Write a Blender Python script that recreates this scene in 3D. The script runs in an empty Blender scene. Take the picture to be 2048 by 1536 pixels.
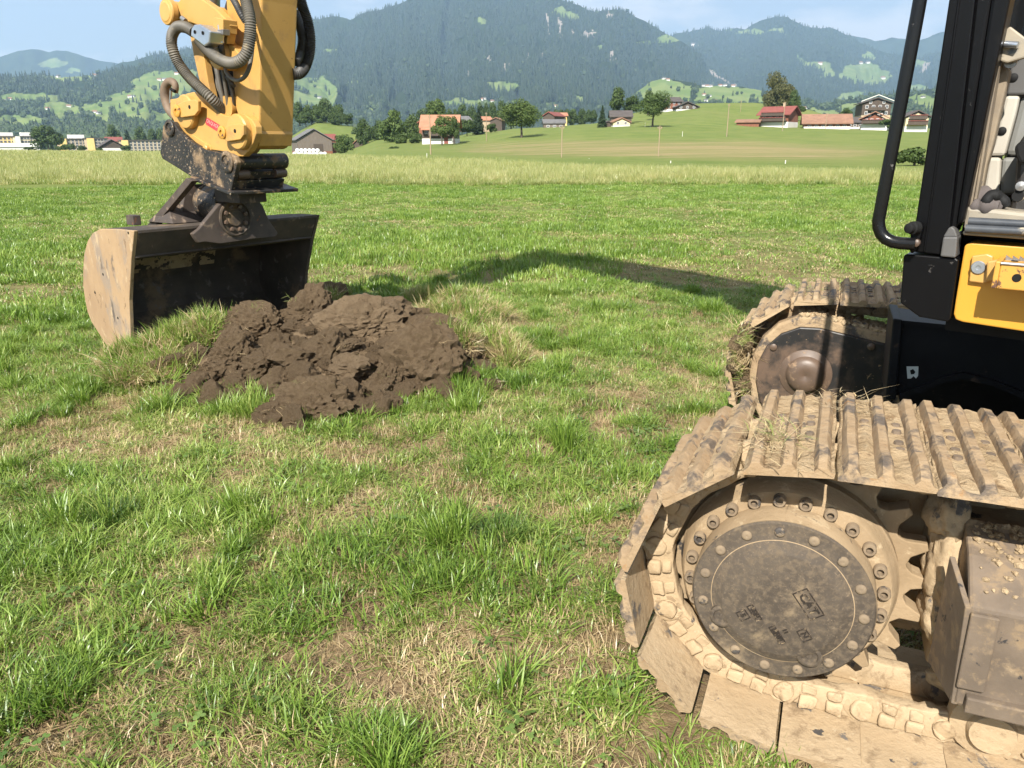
import bpy, bmesh, math, random
import numpy as np
from mathutils import Vector, Matrix, Euler, noise as mnoise

random.seed(7)
rng = np.random.default_rng(7)
scene = bpy.context.scene
COL = scene.collection
R = math.radians
pi = math.pi

# ------------------------------------------------------------------ camera, sky, sun, exposure
EYE = 1.48
PITCH = R(17.3)
FPX = 1538.0                                   # focal length for a 2048 pixel wide frame
cam_d = bpy.data.cameras.new('camera')
cam_d.sensor_width = 36.0
cam_d.lens = FPX / 2048 * 36
cam_d.clip_start = 0.05
cam_d.clip_end = 40000
cam = bpy.data.objects.new('camera', cam_d)
cam.location = (0, 0, EYE)
cam.rotation_euler = (pi / 2 - PITCH, 0, 0)
COL.objects.link(cam)
scene.camera = cam

SUN_EL = R(41)
SUN_H = np.array([-0.31, -0.95])
SUN_H = SUN_H / np.linalg.norm(SUN_H)
SDIR = Vector((SUN_H[0] * math.cos(SUN_EL), SUN_H[1] * math.cos(SUN_EL), math.sin(SUN_EL)))
sun_d = bpy.data.lights.new('sun', 'SUN')
sun_d.energy = 5.0
sun_d.angle = R(0.53)
sun_d.color = (1.0, 0.945, 0.86)
sun = bpy.data.objects.new('sun', sun_d)
sun.rotation_euler = (-SDIR).to_track_quat('-Z', 'Y').to_euler()
sun.location = (-20, -40, 60)
COL.objects.link(sun)

world = bpy.data.worlds.new('World')
scene.world = world
world.use_nodes = True
wn, wl = world.node_tree.nodes, world.node_tree.links
wn.clear()
w_out = wn.new('ShaderNodeOutputWorld')
w_bg = wn.new('ShaderNodeBackground')
w_bg.inputs['Strength'].default_value = 0.05
w_sky = wn.new('ShaderNodeTexSky')
w_sky.sky_type = 'NISHITA'
w_sky.sun_disc = False
w_sky.sun_elevation = SUN_EL
w_sky.sun_rotation = math.atan2(SUN_H[0], SUN_H[1])
w_sky.altitude = 450
w_sky.air_density = 1.0
w_sky.dust_density = 1.6
w_sky.ozone_density = 2.0
# thin bright clouds laid over the clear sky
w_tc = wn.new('ShaderNodeTexCoord')
w_map = wn.new('ShaderNodeMapping')
w_map.inputs['Scale'].default_value = (1.0, 1.0, 3.4)
w_map.inputs['Location'].default_value = (1.35, 0.7, 0.45)
w_n = wn.new('ShaderNodeTexNoise')
w_n.inputs['Scale'].default_value = 5.5
w_n.inputs['Detail'].default_value = 9
w_n.inputs['Roughness'].default_value = 0.58
w_r = wn.new('ShaderNodeValToRGB')
w_r.color_ramp.elements[0].position = 0.46
w_r.color_ramp.elements[1].position = 0.60
w_mix = wn.new('ShaderNodeMixRGB')
w_mix.inputs['Color2'].default_value = (9.0, 9.0, 9.3, 1)
w_mul = wn.new('ShaderNodeMath'); w_mul.operation = 'MULTIPLY'; w_mul.inputs[1].default_value = 0.66
wl.new(w_tc.outputs['Generated'], w_map.inputs['Vector'])
wl.new(w_map.outputs['Vector'], w_n.inputs['Vector'])
wl.new(w_n.outputs['Fac'], w_r.inputs['Fac'])
wl.new(w_r.outputs['Color'], w_mul.inputs[0])
w_add = wn.new('ShaderNodeMath'); w_add.operation = 'ADD'; w_add.inputs[1].default_value = 0.30
wl.new(w_mul.outputs['Value'], w_add.inputs[0])
wl.new(w_add.outputs['Value'], w_mix.inputs['Fac'])
wl.new(w_sky.outputs['Color'], w_mix.inputs['Color1'])
wl.new(w_mix.outputs['Color'], w_bg.inputs['Color'])
wl.new(w_bg.outputs['Background'], w_out.inputs['Surface'])

scene.view_settings.view_transform = 'Standard'
scene.view_settings.look = 'None'
scene.view_settings.exposure = 1.2
scene.view_settings.gamma = 1.0
scene.view_settings.use_curve_mapping = False
scene.render.engine = 'CYCLES'
scene.cycles.use_denoising = True
scene.cycles.max_bounces = 8
scene.cycles.diffuse_bounces = 3
scene.cycles.transparent_max_bounces = 8
scene.cycles.volume_bounces = 1
scene.cycles.caustics_reflective = False
scene.cycles.caustics_refractive = False

# ------------------------------------------------------------------ measuring helpers (photo pixel -> real place)
CP, SP = math.cos(PITCH), math.sin(PITCH)
EYEV = np.array([0, 0, EYE])
def ray(px, py):
    a = (768 - py) / FPX
    return np.array([(px - 1024) / FPX, CP + a * SP, -SP + a * CP])
def on_z(px, py, z):
    r = ray(px, py); t = (z - EYE) / r[2]
    return r * t + EYEV
def on_dist(px, py, d):
    r = ray(px, py); return r * (d / math.hypot(r[0], r[1])) + EYEV
def z_at(px, py, d):
    r = ray(px, py); return EYE + d * r[2] / math.hypot(r[0], r[1])
def on_plane(px, py, p0, nrm):
    r = ray(px, py); t = ((p0 - EYEV) @ nrm) / (r @ nrm)
    return r * t + EYEV

# ------------------------------------------------------------------ numpy value noise
def _hash(ix, iy, seed):
    h = (ix.astype(np.int64) * 374761393 + iy.astype(np.int64) * 668265263 + seed * 1442695041) & 0xffffffff
    h = ((h ^ (h >> 13)) * 1274126177) & 0xffffffff
    return ((h ^ (h >> 16)) & 0xffff) / 65535.0
def vnoise(x, y, seed=0):
    x = np.asarray(x, float); y = np.asarray(y, float)
    ix, iy = np.floor(x), np.floor(y)
    fx, fy = x - ix, y - iy
    fx = fx * fx * (3 - 2 * fx); fy = fy * fy * (3 - 2 * fy)
    a, b = _hash(ix, iy, seed), _hash(ix + 1, iy, seed)
    c, d = _hash(ix, iy + 1, seed), _hash(ix + 1, iy + 1, seed)
    return (a * (1 - fx) + b * fx) * (1 - fy) + (c * (1 - fx) + d * fx) * fy
def fbm(x, y, oct=4, seed=0):
    s = 0; a = 0.5; t = 0
    for i in range(oct):
        s = s + a * vnoise(x * 2 ** i, y * 2 ** i, seed + i * 17); t += a; a *= 0.5
    return s / t
def in_poly(px, py, poly):
    px = np.asarray(px, float); py = np.asarray(py, float)
    ins = np.zeros(px.shape, bool)
    n = len(poly); j = n - 1
    for i in range(n):
        xi, yi = poly[i]; xj, yj = poly[j]
        if yi != yj:
            c = ((yi > py) != (yj > py)) & (px < (xj - xi) * (py - yi) / (yj - yi) + xi)
            ins ^= c
        j = i
    return ins

# ------------------------------------------------------------------ materials
def _n(nt, t, **kw):
    n = nt.nodes.new(t)
    for k, v in kw.items(): setattr(n, k, v)
    return n
def _noise(nt, vec, scale, detail=6, rough=0.6, dist=0.0):
    n = _n(nt, 'ShaderNodeTexNoise')
    n.inputs['Scale'].default_value = scale; n.inputs['Detail'].default_value = detail
    n.inputs['Roughness'].default_value = rough; n.inputs['Distortion'].default_value = dist
    if vec is not None: nt.links.new(vec, n.inputs['Vector'])
    return n.outputs['Fac']
def _ramp(nt, fac, p0, p1):
    r = _n(nt, 'ShaderNodeMapRange'); r.clamp = True; r.interpolation_type = 'SMOOTHSTEP'
    r.inputs['From Min'].default_value = p0; r.inputs['From Max'].default_value = p1
    nt.links.new(fac, r.inputs['Value']); return r.outputs['Result']
def _mix(nt, fac, a, b):
    m = _n(nt, 'ShaderNodeMixRGB')
    if isinstance(fac, (int, float)): m.inputs['Fac'].default_value = fac
    else: nt.links.new(fac, m.inputs['Fac'])
    for s, v in (('Color1', a), ('Color2', b)):
        if isinstance(v, (tuple, list)): m.inputs[s].default_value = (*v[:3], 1)
        else: nt.links.new(v, m.inputs[s])
    return m.outputs['Color']
def _math(nt, op, a, b=None):
    m = _n(nt, 'ShaderNodeMath'); m.operation = op
    for i, v in enumerate((a, b)):
        if v is None: continue
        if isinstance(v, (int, float)): m.inputs[i].default_value = v
        else: nt.links.new(v, m.inputs[i])
    return m.outputs['Value']
def _coords(nt, rnd=False, stretch=None):
    tc = _n(nt, 'ShaderNodeTexCoord'); v = tc.outputs['Object']
    if rnd:
        oi = _n(nt, 'ShaderNodeObjectInfo')
        a = _n(nt, 'ShaderNodeVectorMath'); a.operation = 'ADD'
        m = _math(nt, 'MULTIPLY', oi.outputs['Random'], 37.0)
        nt.links.new(v, a.inputs[0]); nt.links.new(m, a.inputs[1]); v = a.outputs['Vector']
    if stretch:
        mp = _n(nt, 'ShaderNodeMapping'); mp.inputs['Scale'].default_value = stretch
        nt.links.new(v, mp.inputs['Vector']); v = mp.outputs['Vector']
    return v
def mat(name, c1, c2=None, scale=4, rough=0.7, metal=0.0, layers=(), bump=0.0, bscale=30, bdist=0.01, rnd=False, stretch=None, spec=0.5, coat=0.0, blo=0.3, bhi=0.7):
    """base colour noise c1..c2, then layers of (colour, threshold lo, hi, noise scale, roughness) on top"""
    m = bpy.data.materials.new(name); m.use_nodes = True
    nt = m.node_tree; bs = nt.nodes['Principled BSDF']
    v = _coords(nt, rnd, stretch)
    col = _mix(nt, _ramp(nt, _noise(nt, v, scale), blo, bhi), c1, c2 if c2 else c1)
    rg = None
    for i, (lc, lo, hi, ls, lr) in enumerate(layers):
        f = _ramp(nt, _noise(nt, v, ls, 8, 0.65, 0.3), lo, hi)
        col = _mix(nt, f, col, lc)
        prev = rough if rg is None else rg
        mm = _n(nt, 'ShaderNodeMix'); mm.data_type = 'FLOAT'
        nt.links.new(f, mm.inputs[0])
        if isinstance(prev, float): mm.inputs[2].default_value = prev
        else: nt.links.new(prev, mm.inputs[2])
        mm.inputs[3].default_value = lr
        rg = mm.outputs[0]
    nt.links.new(col, bs.inputs['Base Color'])
    if rg is None: bs.inputs['Roughness'].default_value = rough
    else: nt.links.new(rg, bs.inputs['Roughness'])
    bs.inputs['Metallic'].default_value = metal
    bs.inputs['Specular IOR Level'].default_value = spec
    bs.inputs['Coat Weight'].default_value = coat
    if bump:
        b = _n(nt, 'ShaderNodeBump'); b.inputs['Strength'].default_value = bump; b.inputs['Distance'].default_value = bdist
        nt.links.new(_noise(nt, v, bscale, 8, 0.65), b.inputs['Height'])
        nt.links.new(b.outputs['Normal'], bs.inputs['Normal'])
    return m

MUD = (0.325, 0.237, 0.138); MUD2 = (0.42, 0.318, 0.198); RUST = (0.22, 0.105, 0.045); STEEL = (0.09, 0.083, 0.08)
M = {}
M['yellow'] = mat('yellow_paint', (0.50, 0.29, 0.085), (0.455, 0.26, 0.07), 3, 0.42, layers=[((0.36, 0.21, 0.075), .52, .68, 5, 0.6), ((0.30, 0.17, 0.06), .62, .70, 16, 0.7), ((0.09, 0.055, 0.032), .675, .70, 22, 0.8)], bump=.05, bscale=60, bdist=.002)
M['yellow_clean'] = mat('yellow_panel_paint', (0.54, 0.275, 0.035), (0.50, 0.25, 0.03), 2, 0.33, layers=[((0.55, 0.30, 0.07), .60, .8, 5, 0.6)])
M['yellow_chipped'] = mat('chipped_yellow_paint', (0.52, 0.275, 0.05), (0.47, 0.245, 0.045), 5, 0.45, layers=[((0.10, 0.05, 0.03), .58, .62, 26, 0.8)])
M['black'] = mat('black_paint', (0.0025, 0.0025, 0.003), (0.004, 0.004, 0.0045), 3, 0.36, layers=[((0.012, 0.011, 0.010), .55, .75, 3, 0.5), ((0.05, 0.047, 0.043), .665, .69, 30, 0.6)], bump=.03, bscale=40, bdist=.002, spec=.16)
M['black_gloss'] = mat('black_tube_paint', (0.005, 0.005, 0.006), (0.008, 0.008, 0.008), 3, 0.24, spec=.3, layers=[((0.11, 0.105, 0.10), .63, .69, 26, 0.5)])
M['black_worn'] = mat('worn_black_paint', (0.012, 0.012, 0.013), (0.03, 0.027, 0.025), 6, 0.45, layers=[((0.17, 0.11, 0.06), .53, .62, 11, 0.85), ((0.38, 0.29, 0.19), .60, .66, 30, 0.9)], bump=.25, bscale=45, bdist=.004)
M['black_caked'] = mat('caked_black_paint', (0.014, 0.013, 0.013), (0.03, 0.026, 0.022), 5, 0.5, layers=[((0.22, 0.15, 0.085), .52, .64, 4, 0.9), ((0.27, 0.20, 0.13), .585, .63, 48, 0.9)], bump=.5, bscale=40, bdist=.008)
M['dark_beam'] = mat('dark_undercarriage_paint', (0.006, 0.006, 0.007), (0.012, 0.012, 0.013), 4, 0.5, layers=[((0.06, 0.042, 0.03), .62, .74, 12, 0.8)], spec=.14, bump=.15, bscale=40, bdist=.004)
M['motor'] = mat('rusty_motor_guard', (0.012, 0.012, 0.012), (0.026, 0.022, 0.019), 5, 0.45, layers=[((0.105, 0.066, 0.042), .48, .62, 3.6, 0.65), ((0.30, 0.20, 0.11), .62, .70, 34, 0.85)], bump=.2, bscale=50, bdist=.003)
M['boss'] = mat('rusty_boss', (0.125, 0.082, 0.056), (0.08, 0.055, 0.04), 6, 0.45, layers=[((0.26, 0.17, 0.10), .58, .7, 20, 0.8)], bump=.2, bscale=60, bdist=.002)
M['mud'] = mat('caked_mud', MUD, MUD2, 9, 0.95, layers=[((0.20, 0.135, 0.075), .52, .66, 14, 0.9), ((0.42, 0.325, 0.205), .57, .66, 24, 0.95), ((0.13, 0.11, 0.09), .60, .68, 11, 0.75)], bump=1.0, bscale=34, bdist=.016, rnd=True, spec=.15)
M['mud_plate'] = mat('smooth_dried_mud', (0.355, 0.262, 0.158), (0.425, 0.322, 0.203), 4, 0.95, layers=[((0.25, 0.18, 0.108), .52, .66, 16, 0.95), ((0.42, 0.33, 0.215), .60, .68, 30, .95), ((0.14, 0.125, 0.11), .625, .66, 8, 0.7), ((0.07, 0.064, 0.06), .665, .685, 12, 0.6)], bump=.7, bscale=36, bdist=.008, rnd=True, spec=.15)
M['mud_bar'] = mat('worn_muddy_bar', (0.27, 0.187, 0.107), (0.36, 0.262, 0.16), 12, 0.9, layers=[((0.115, 0.092, 0.072), .50, .64, 12, 0.6), ((0.29, 0.175, 0.085), .60, .70, 20, 0.9)], bump=.9, bscale=50, bdist=.006, rnd=True, spec=.25)
M['mud_far'] = mat('thin_mud_on_steel', (0.30, 0.21, 0.125), (0.38, 0.28, 0.17), 6, 0.85, layers=[((0.090, 0.075, 0.064), .52, .62, 10, 0.6)], bump=.8, bscale=34, bdist=.01, rnd=True, spec=.2)
M['hub'] = mat('muddy_hub', (0.335, 0.247, 0.152), (0.255, 0.185, 0.11), 6, 0.95, layers=[((0.39, 0.30, 0.19), .56, .66, 18, .95), ((0.05, 0.045, 0.042), .60, .66, 9, 0.7)], bump=.5, bscale=24, bdist=.01, spec=.15)
M['cover'] = mat('dusty_dark_cover', (0.060, 0.048, 0.037), (0.088, 0.071, 0.054), 5, 0.7, layers=[((0.125, 0.096, 0.066), .42, .68, 60, 0.95), ((0.17, 0.13, 0.088), .56, .72, 140, 0.95), ((0.24, 0.18, 0.112), .56, .74, 7, 0.95)], bump=.35, bscale=110, bdist=.003, spec=.2)
M['cover_raised'] = mat('raised_dark_cover', (0.024, 0.019, 0.015), (0.04, 0.032, 0.025), 12, 0.7, layers=[((0.20, 0.15, 0.095), .52, .66, 70, 0.95)], bump=.3, bscale=90, bdist=.002, spec=.2)
M['muddy_bolt'] = mat('muddy_bolt_head', (0.235, 0.175, 0.11), (0.16, 0.12, 0.08), 20, 0.9, layers=[((0.06, 0.052, 0.045), .56, .62, 30, 0.7)], bump=.3, bscale=80, bdist=.003, rnd=True)
M['frame'] = mat('dusty_track_frame', (0.105, 0.079, 0.056), (0.16, 0.12, 0.084), 7, 0.8, layers=[((0.21, 0.15, 0.09), .5, .64, 22, .9), ((0.36, 0.26, 0.15), .54, .66, 4, 0.95), ((0.03, 0.028, 0.028), .62, .66, 18, 0.6)], bump=.3, bscale=50, bdist=.004)
M['bucket'] = mat('muddy_bucket_side', (0.36, 0.245, 0.135), (0.265, 0.175, 0.098), 3.2, 0.85, stretch=(1, 1, .45), layers=[((0.24, 0.185, 0.135), .50, .60, 3.0, 0.8), ((0.39, 0.29, 0.175), .56, .66, 12, .9), ((0.10, 0.08, 0.065), .61, .70, 6, 0.7), ((0.17, .11, .06), .60, .66, 20, .8)], bump=.3, bscale=30, bdist=.004)
M['bucket_in'] = mat('worn_bucket_steel', (0.050, 0.041, 0.034), (0.085, 0.068, 0.054), 4, 0.75, spec=.25, layers=[((0.17, 0.12, 0.075), .54, .66, 3, 0.85), ((0.14, 0.12, .10), .58, .68, 11, .6)], bump=.25, bscale=30, bdist=.004)
M['bucket_bar'] = mat('bucket_bar_steel', (0.05, 0.041, 0.036), (0.085, 0.066, 0.054), 6, 0.65, spec=.3, layers=[((0.20, 0.15, 0.11), .58, .68, 12, 0.85), ((0.16, 0.07, 0.04), .64, .7, 9, 0.8)], bump=.25, bscale=40, bdist=.004)
M['hose'] = mat('grey_rubber_hose', (0.075, 0.070, 0.060), (0.13, 0.115, 0.09), 9, 0.6, layers=[((0.20, 0.165, 0.11), .58, .7, 14, 0.8)])
M['hose_dark'] = mat('black_rubber_hose', (0.02, 0.02, 0.021), (0.05, 0.047, 0.042), 12, 0.55)
M['alu'] = mat('bright_aluminium', (0.55, 0.58, 0.62), (0.42, 0.45, 0.5), 8, 0.32, 0.85)
M['steel'] = mat('bare_steel', (0.38, 0.37, 0.36), (0.22, 0.2, 0.18), 14, 0.4, 0.8)
M['rod'] = mat('chrome_rod', (0.30, 0.29, 0.27), (0.2, 0.19, 0.18), 6, 0.3, 0.9)
M['hook'] = mat('rusty_hook', (0.20, 0.14, 0.09), (0.12, 0.085, 0.06), 10, 0.7, bump=.2, bscale=60, bdist=.002)
M['sticker_red'] = mat('red_sticker', (0.55, 0.035, 0.045), (0.5, 0.06, 0.06), 30, 0.45)
M['sticker_white'] = mat('white_sticker', (0.62, 0.66, 0.64), (0.5, 0.53, 0.5), 20, 0.5, layers=[((0.1, 0.1, 0.1), .66, .7, 14, .6)])
M['lettering'] = mat('pale_lettering', (0.75, 0.35, 0.32), None, 5, 0.5)
M['beige'] = mat('beige_trim', (0.44, 0.41, 0.345), (0.37, 0.34, 0.285), 3, 0.7, bump=.08, bscale=120, bdist=.001)
M['greytrim'] = mat('grey_trim', (0.19, 0.19, 0.175), (0.16, 0.16, 0.148), 3, 0.65)
M['darktrim'] = mat('dark_grey_trim', (0.10, 0.097, 0.092), (0.08, 0.078, 0.075), 4, 0.6)
M['seal'] = mat('dusty_door_seal', (0.13, 0.105, 0.08), (0.24, 0.19, 0.13), 8, 0.8, layers=[((0.36, 0.29, 0.2), .6, .7, 14, .9)])
M['sill'] = mat('worn_door_sill', (0.34, 0.29, 0.21), (0.22, 0.195, 0.155), 6, 0.6, layers=[((0.06, 0.065, 0.07), .56, .62, 8, .35)])
M['sillrail'] = mat('worn_black_rail', (0.045, 0.05, 0.058), (0.09, 0.095, 0.1), 8, 0.3, layers=[((0.34, 0.29, 0.21), .53, .6, 12, .8)])
M['cloth'] = mat('grey_cloth', (0.115, 0.096, 0.09), (0.07, 0.06, 0.056), 10, 0.95)
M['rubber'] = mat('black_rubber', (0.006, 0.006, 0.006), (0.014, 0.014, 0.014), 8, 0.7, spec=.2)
M['glass'] = mat('dark_window_glass', (0.03, 0.035, 0.04), None, 1, 0.1)
M['soil'] = mat('moist_soil', (0.165, 0.115, 0.069), (0.222, 0.160, 0.097), 12, 0.97, layers=[((0.095, 0.067, 0.043), .57, .68, 26, .95), ((0.225, 0.168, 0.108), .60, .72, 9, .97)], bump=1.0, bscale=70, bdist=.035, spec=.1)
M['soil_sunlit'] = mat('sunlit_soil', (0.195, 0.138, 0.084), (0.25, 0.182, 0.112), 9, 0.97, layers=[((0.10, 0.07, 0.046), .57, .7, 20, .95)], bump=1.0, bscale=60, bdist=.030, spec=.1)  # lighter copy of the soil, with the sunlit look put into its colour

# ------------------------------------------------------------------ mesh building
class MB:
    def __init__(s): s.v = []; s.f = []; s.mi = []
    def add(s, verts, faces, mi=0):
        o = len(s.v); s.v += [tuple(map(float, p)) for p in verts]
        s.f += [tuple(i + o for i in f) for f in faces]; s.mi += [mi] * len(faces); return s
    def box(s, c, size, M3=None, mi=0):
        hx, hy, hz = size[0] / 2, size[1] / 2, size[2] / 2
        P = np.array([(-hx, -hy, -hz), (hx, -hy, -hz), (hx, hy, -hz), (-hx, hy, -hz), (-hx, -hy, hz), (hx, -hy, hz), (hx, hy, hz), (-hx, hy, hz)])
        if M3 is not None: P = P @ np.asarray(M3)          # rows of M3 = local axes
        P = P + np.asarray(c)
        return s.add(P, [(0, 3, 2, 1), (4, 5, 6, 7), (0, 1, 5, 4), (1, 2, 6, 5), (2, 3, 7, 6), (3, 0, 4, 7)], mi)
    def prism(s, front, vec, mi=0):
        """front: list of 3d points of one cap, extruded by vec"""
        n = len(front); F = np.asarray(front, float); B = F + np.asarray(vec, float)
        fs = [tuple(range(n)), tuple(range(2 * n - 1, n - 1, -1))]
        fs += [(i, i + n, (i + 1) % n + n, (i + 1) % n) for i in range(n)]
        return s.add(list(F) + list(B), fs, mi)
    def cyl(s, p0, p1, r0, r1=None, seg=20, caps=True, mi=0):
        r1 = r0 if r1 is None else r1
        p0 = np.asarray(p0, float); p1 = np.asarray(p1, float)
        ax = p1 - p0; ax = ax / np.linalg.norm(ax)
        u = np.cross(ax, (0, 0, 1) if abs(ax[2]) < .9 else (1, 0, 0)); u /= np.linalg.norm(u); w = np.cross(ax, u)
        an = np.linspace(0, 2 * pi, seg, endpoint=False)
        c = np.outer(np.cos(an), u) + np.outer(np.sin(an), w)
        fs = [(i, (i + 1) % seg, (i + 1) % seg + seg, i + seg) for i in range(seg)]
        if caps: fs += [tuple(range(seg - 1, -1, -1)), tuple(range(seg, 2 * seg))]
        return s.add(list(p0 + c * r0) + list(p1 + c * r1), fs, mi)
    def lathe(s, c, ax, prof, seg=48, mi=0):
        """prof: list of (radius, along axis)"""
        c = np.asarray(c, float); ax = np.asarray(ax, float); ax = ax / np.linalg.norm(ax)
        u = np.cross(ax, (0, 0, 1) if abs(ax[2]) < .9 else (1, 0, 0)); u /= np.linalg.norm(u); w = np.cross(ax, u)
        an = np.linspace(0, 2 * pi, seg, endpoint=False)
        d = np.outer(np.cos(an), u) + np.outer(np.sin(an), w)
        V = []; 
        for r, h in prof: V += list(c + ax * h + d * max(r, 1e-4))
        fs = []
        for k in range(len(prof) - 1):
            for i in range(seg):
                j = (i + 1) % seg
                fs.append((k * seg + i, k * seg + j, (k + 1) * seg + j, (k + 1) * seg + i))
        return s.add(V, fs, mi)
    def tube(s, pts, r, seg=12, mi=0, ribs=0.0, taper=None):
        P = np.asarray(pts, float); n = len(P)
        T = np.gradient(P, axis=0); T /= np.linalg.norm(T, axis=1)[:, None] + 1e-12
        u = np.cross(T[0], (0, 0, 1)); 
        if np.linalg.norm(u) < .1: u = np.cross(T[0], (1, 0, 0))
        V = []
        an = np.linspace(0, 2 * pi, seg, endpoint=False)
        for i in range(n):
            u = u - T[i] * (u @ T[i]); u /= np.linalg.norm(u); w = np.cross(T[i], u)
            rr = r * (1 + (ribs if i % 2 else -ribs)) * (taper[i] if taper is not None else 1)
            V += list(P[i] + rr * (np.outer(np.cos(an), u) + np.outer(np.sin(an), w)))
        fs = [(k * seg + i, k * seg + (i + 1) % seg, (k + 1) * seg + (i + 1) % seg, (k + 1) * seg + i) for k in range(n - 1) for i in range(seg)]
        fs += [tuple(range(seg - 1, -1, -1)), tuple(range((n - 1) * seg, n * seg))]
        return s.add(V, fs, mi)
    def mesh(s, name, mats, smooth=None, bevel=None):
        me = bpy.data.meshes.new(name)
        me.from_pydata(s.v, [], s.f)
        for m in (mats if isinstance(mats, (list, tuple)) else [mats]): me.materials.append(m)
        me.polygons.foreach_set('material_index', s.mi)
        bm = bmesh.new(); bm.from_mesh(me)
        bmesh.ops.recalc_face_normals(bm, faces=bm.faces)
        if bevel:
            es = [e for e in bm.edges if len(e.link_faces) == 2 and e.calc_face_angle(0) > R(30)]
            bmesh.ops.bevel(bm, geom=es, offset=bevel, segments=2, affect='EDGES', profile=0.5, clamp_overlap=True)
        bm.to_mesh(me); bm.free()
        if smooth is not None: me.shade_smooth(); me.set_sharp_from_angle(angle=R(smooth))
        return me

def spline(pts, n=60):
    P = np.asarray(pts, float); m = len(P)
    Q = np.vstack([2 * P[0] - P[1], P, 2 * P[-1] - P[-2]])
    out = []
    for k in range(n):
        t = k / (n - 1) * (m - 1); i = min(int(t), m - 2); t -= i
        a, b, c, d = Q[i], Q[i + 1], Q[i + 2], Q[i + 3]
        out.append(.5 * (2 * b + (c - a) * t + (2 * a - 5 * b + 4 * c - d) * t * t + (3 * b - a - 3 * c + d) * t ** 3))
    out = np.array(out)
    L = np.r_[0, np.cumsum(np.linalg.norm(np.diff(out, axis=0), axis=1))]
    tt = np.linspace(0, L[-1], n)
    return np.stack([np.interp(tt, L, out[:, i]) for i in range(3)], 1)

def tag(o, label=None, cat=None, group=None, kind=None):
    if label: o['label'] = label
    if cat: o['category'] = cat
    if group: o['group'] = group
    if kind: o['kind'] = kind
    return o
def empty(name, loc=(0, 0, 0), rz=0):
    o = bpy.data.objects.new(name, None); o.empty_display_size = .3
    o.location = loc; o.rotation_euler = (0, 0, rz); COL.objects.link(o); return o
def link(name, me, parent=None, mw=None):
    o = bpy.data.objects.new(name, me); COL.objects.link(o)
    if parent is not None: o.parent = parent
    if mw is not None: o.matrix_local = mw
    return o

# instances scattered as one "stuff" object; the source meshes sit in an unlinked collection
def scatter(name, pts, rot, scl, idx, protos, mats=None):
    col = bpy.data.collections.new(name + '_source')
    for i, me in enumerate(protos):
        col.objects.link(bpy.data.objects.new('%s_source_%02d' % (name, i), me))
    me = bpy.data.meshes.new(name); n = len(pts)
    me.vertices.add(n); me.vertices.foreach_set('co', np.asarray(pts, np.float32).ravel())
    a = me.attributes.new('irot', 'FLOAT_VECTOR', 'POINT'); a.data.foreach_set('vector', np.asarray(rot, np.float32).ravel())
    scl = np.asarray(scl, np.float32)
    if scl.ndim == 1: scl = np.stack([scl] * 3, 1)
    a = me.attributes.new('iscl', 'FLOAT_VECTOR', 'POINT'); a.data.foreach_set('vector', scl.ravel())
    a = me.attributes.new('iidx', 'INT', 'POINT'); a.data.foreach_set('value', np.asarray(idx, np.int32))
    o = link(name, me)
    ng = bpy.data.node_groups.new(name + '_nodes', 'GeometryNodeTree')
    ng.interface.new_socket(name='Geometry', in_out='INPUT', socket_type='NodeSocketGeometry')
    ng.interface.new_socket(name='Geometry', in_out='OUTPUT', socket_type='NodeSocketGeometry')
    gi = ng.nodes.new('NodeGroupInput'); go = ng.nodes.new('NodeGroupOutput')
    ci = ng.nodes.new('GeometryNodeCollectionInfo'); ci.inputs['Collection'].default_value = col
    ci.inputs['Separate Children'].default_value = True; ci.inputs['Reset Children'].default_value = True
    ip = ng.nodes.new('GeometryNodeInstanceOnPoints'); ip.inputs['Pick Instance'].default_value = True
    def attr(nm, t):
        k = ng.nodes.new('GeometryNodeInputNamedAttribute'); k.data_type = t; k.inputs['Name'].default_value = nm
        return k.outputs['Attribute']
    e2r = ng.nodes.new('FunctionNodeEulerToRotation')
    L = ng.links.new
    L(gi.outputs[0], ip.inputs['Points']); L(ci.outputs[0], ip.inputs['Instance'])
    L(attr('iidx', 'INT'), ip.inputs['Instance Index'])
    L(attr('irot', 'FLOAT_VECTOR'), e2r.inputs[0]); L(e2r.outputs[0], ip.inputs['Rotation'])
    L(attr('iscl', 'FLOAT_VECTOR'), ip.inputs['Scale']); L(ip.outputs[0], go.inputs[0])
    md = o.modifiers.new('scatter', 'NODES'); md.node_group = ng
    o['kind'] = 'stuff'
    return o
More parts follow.
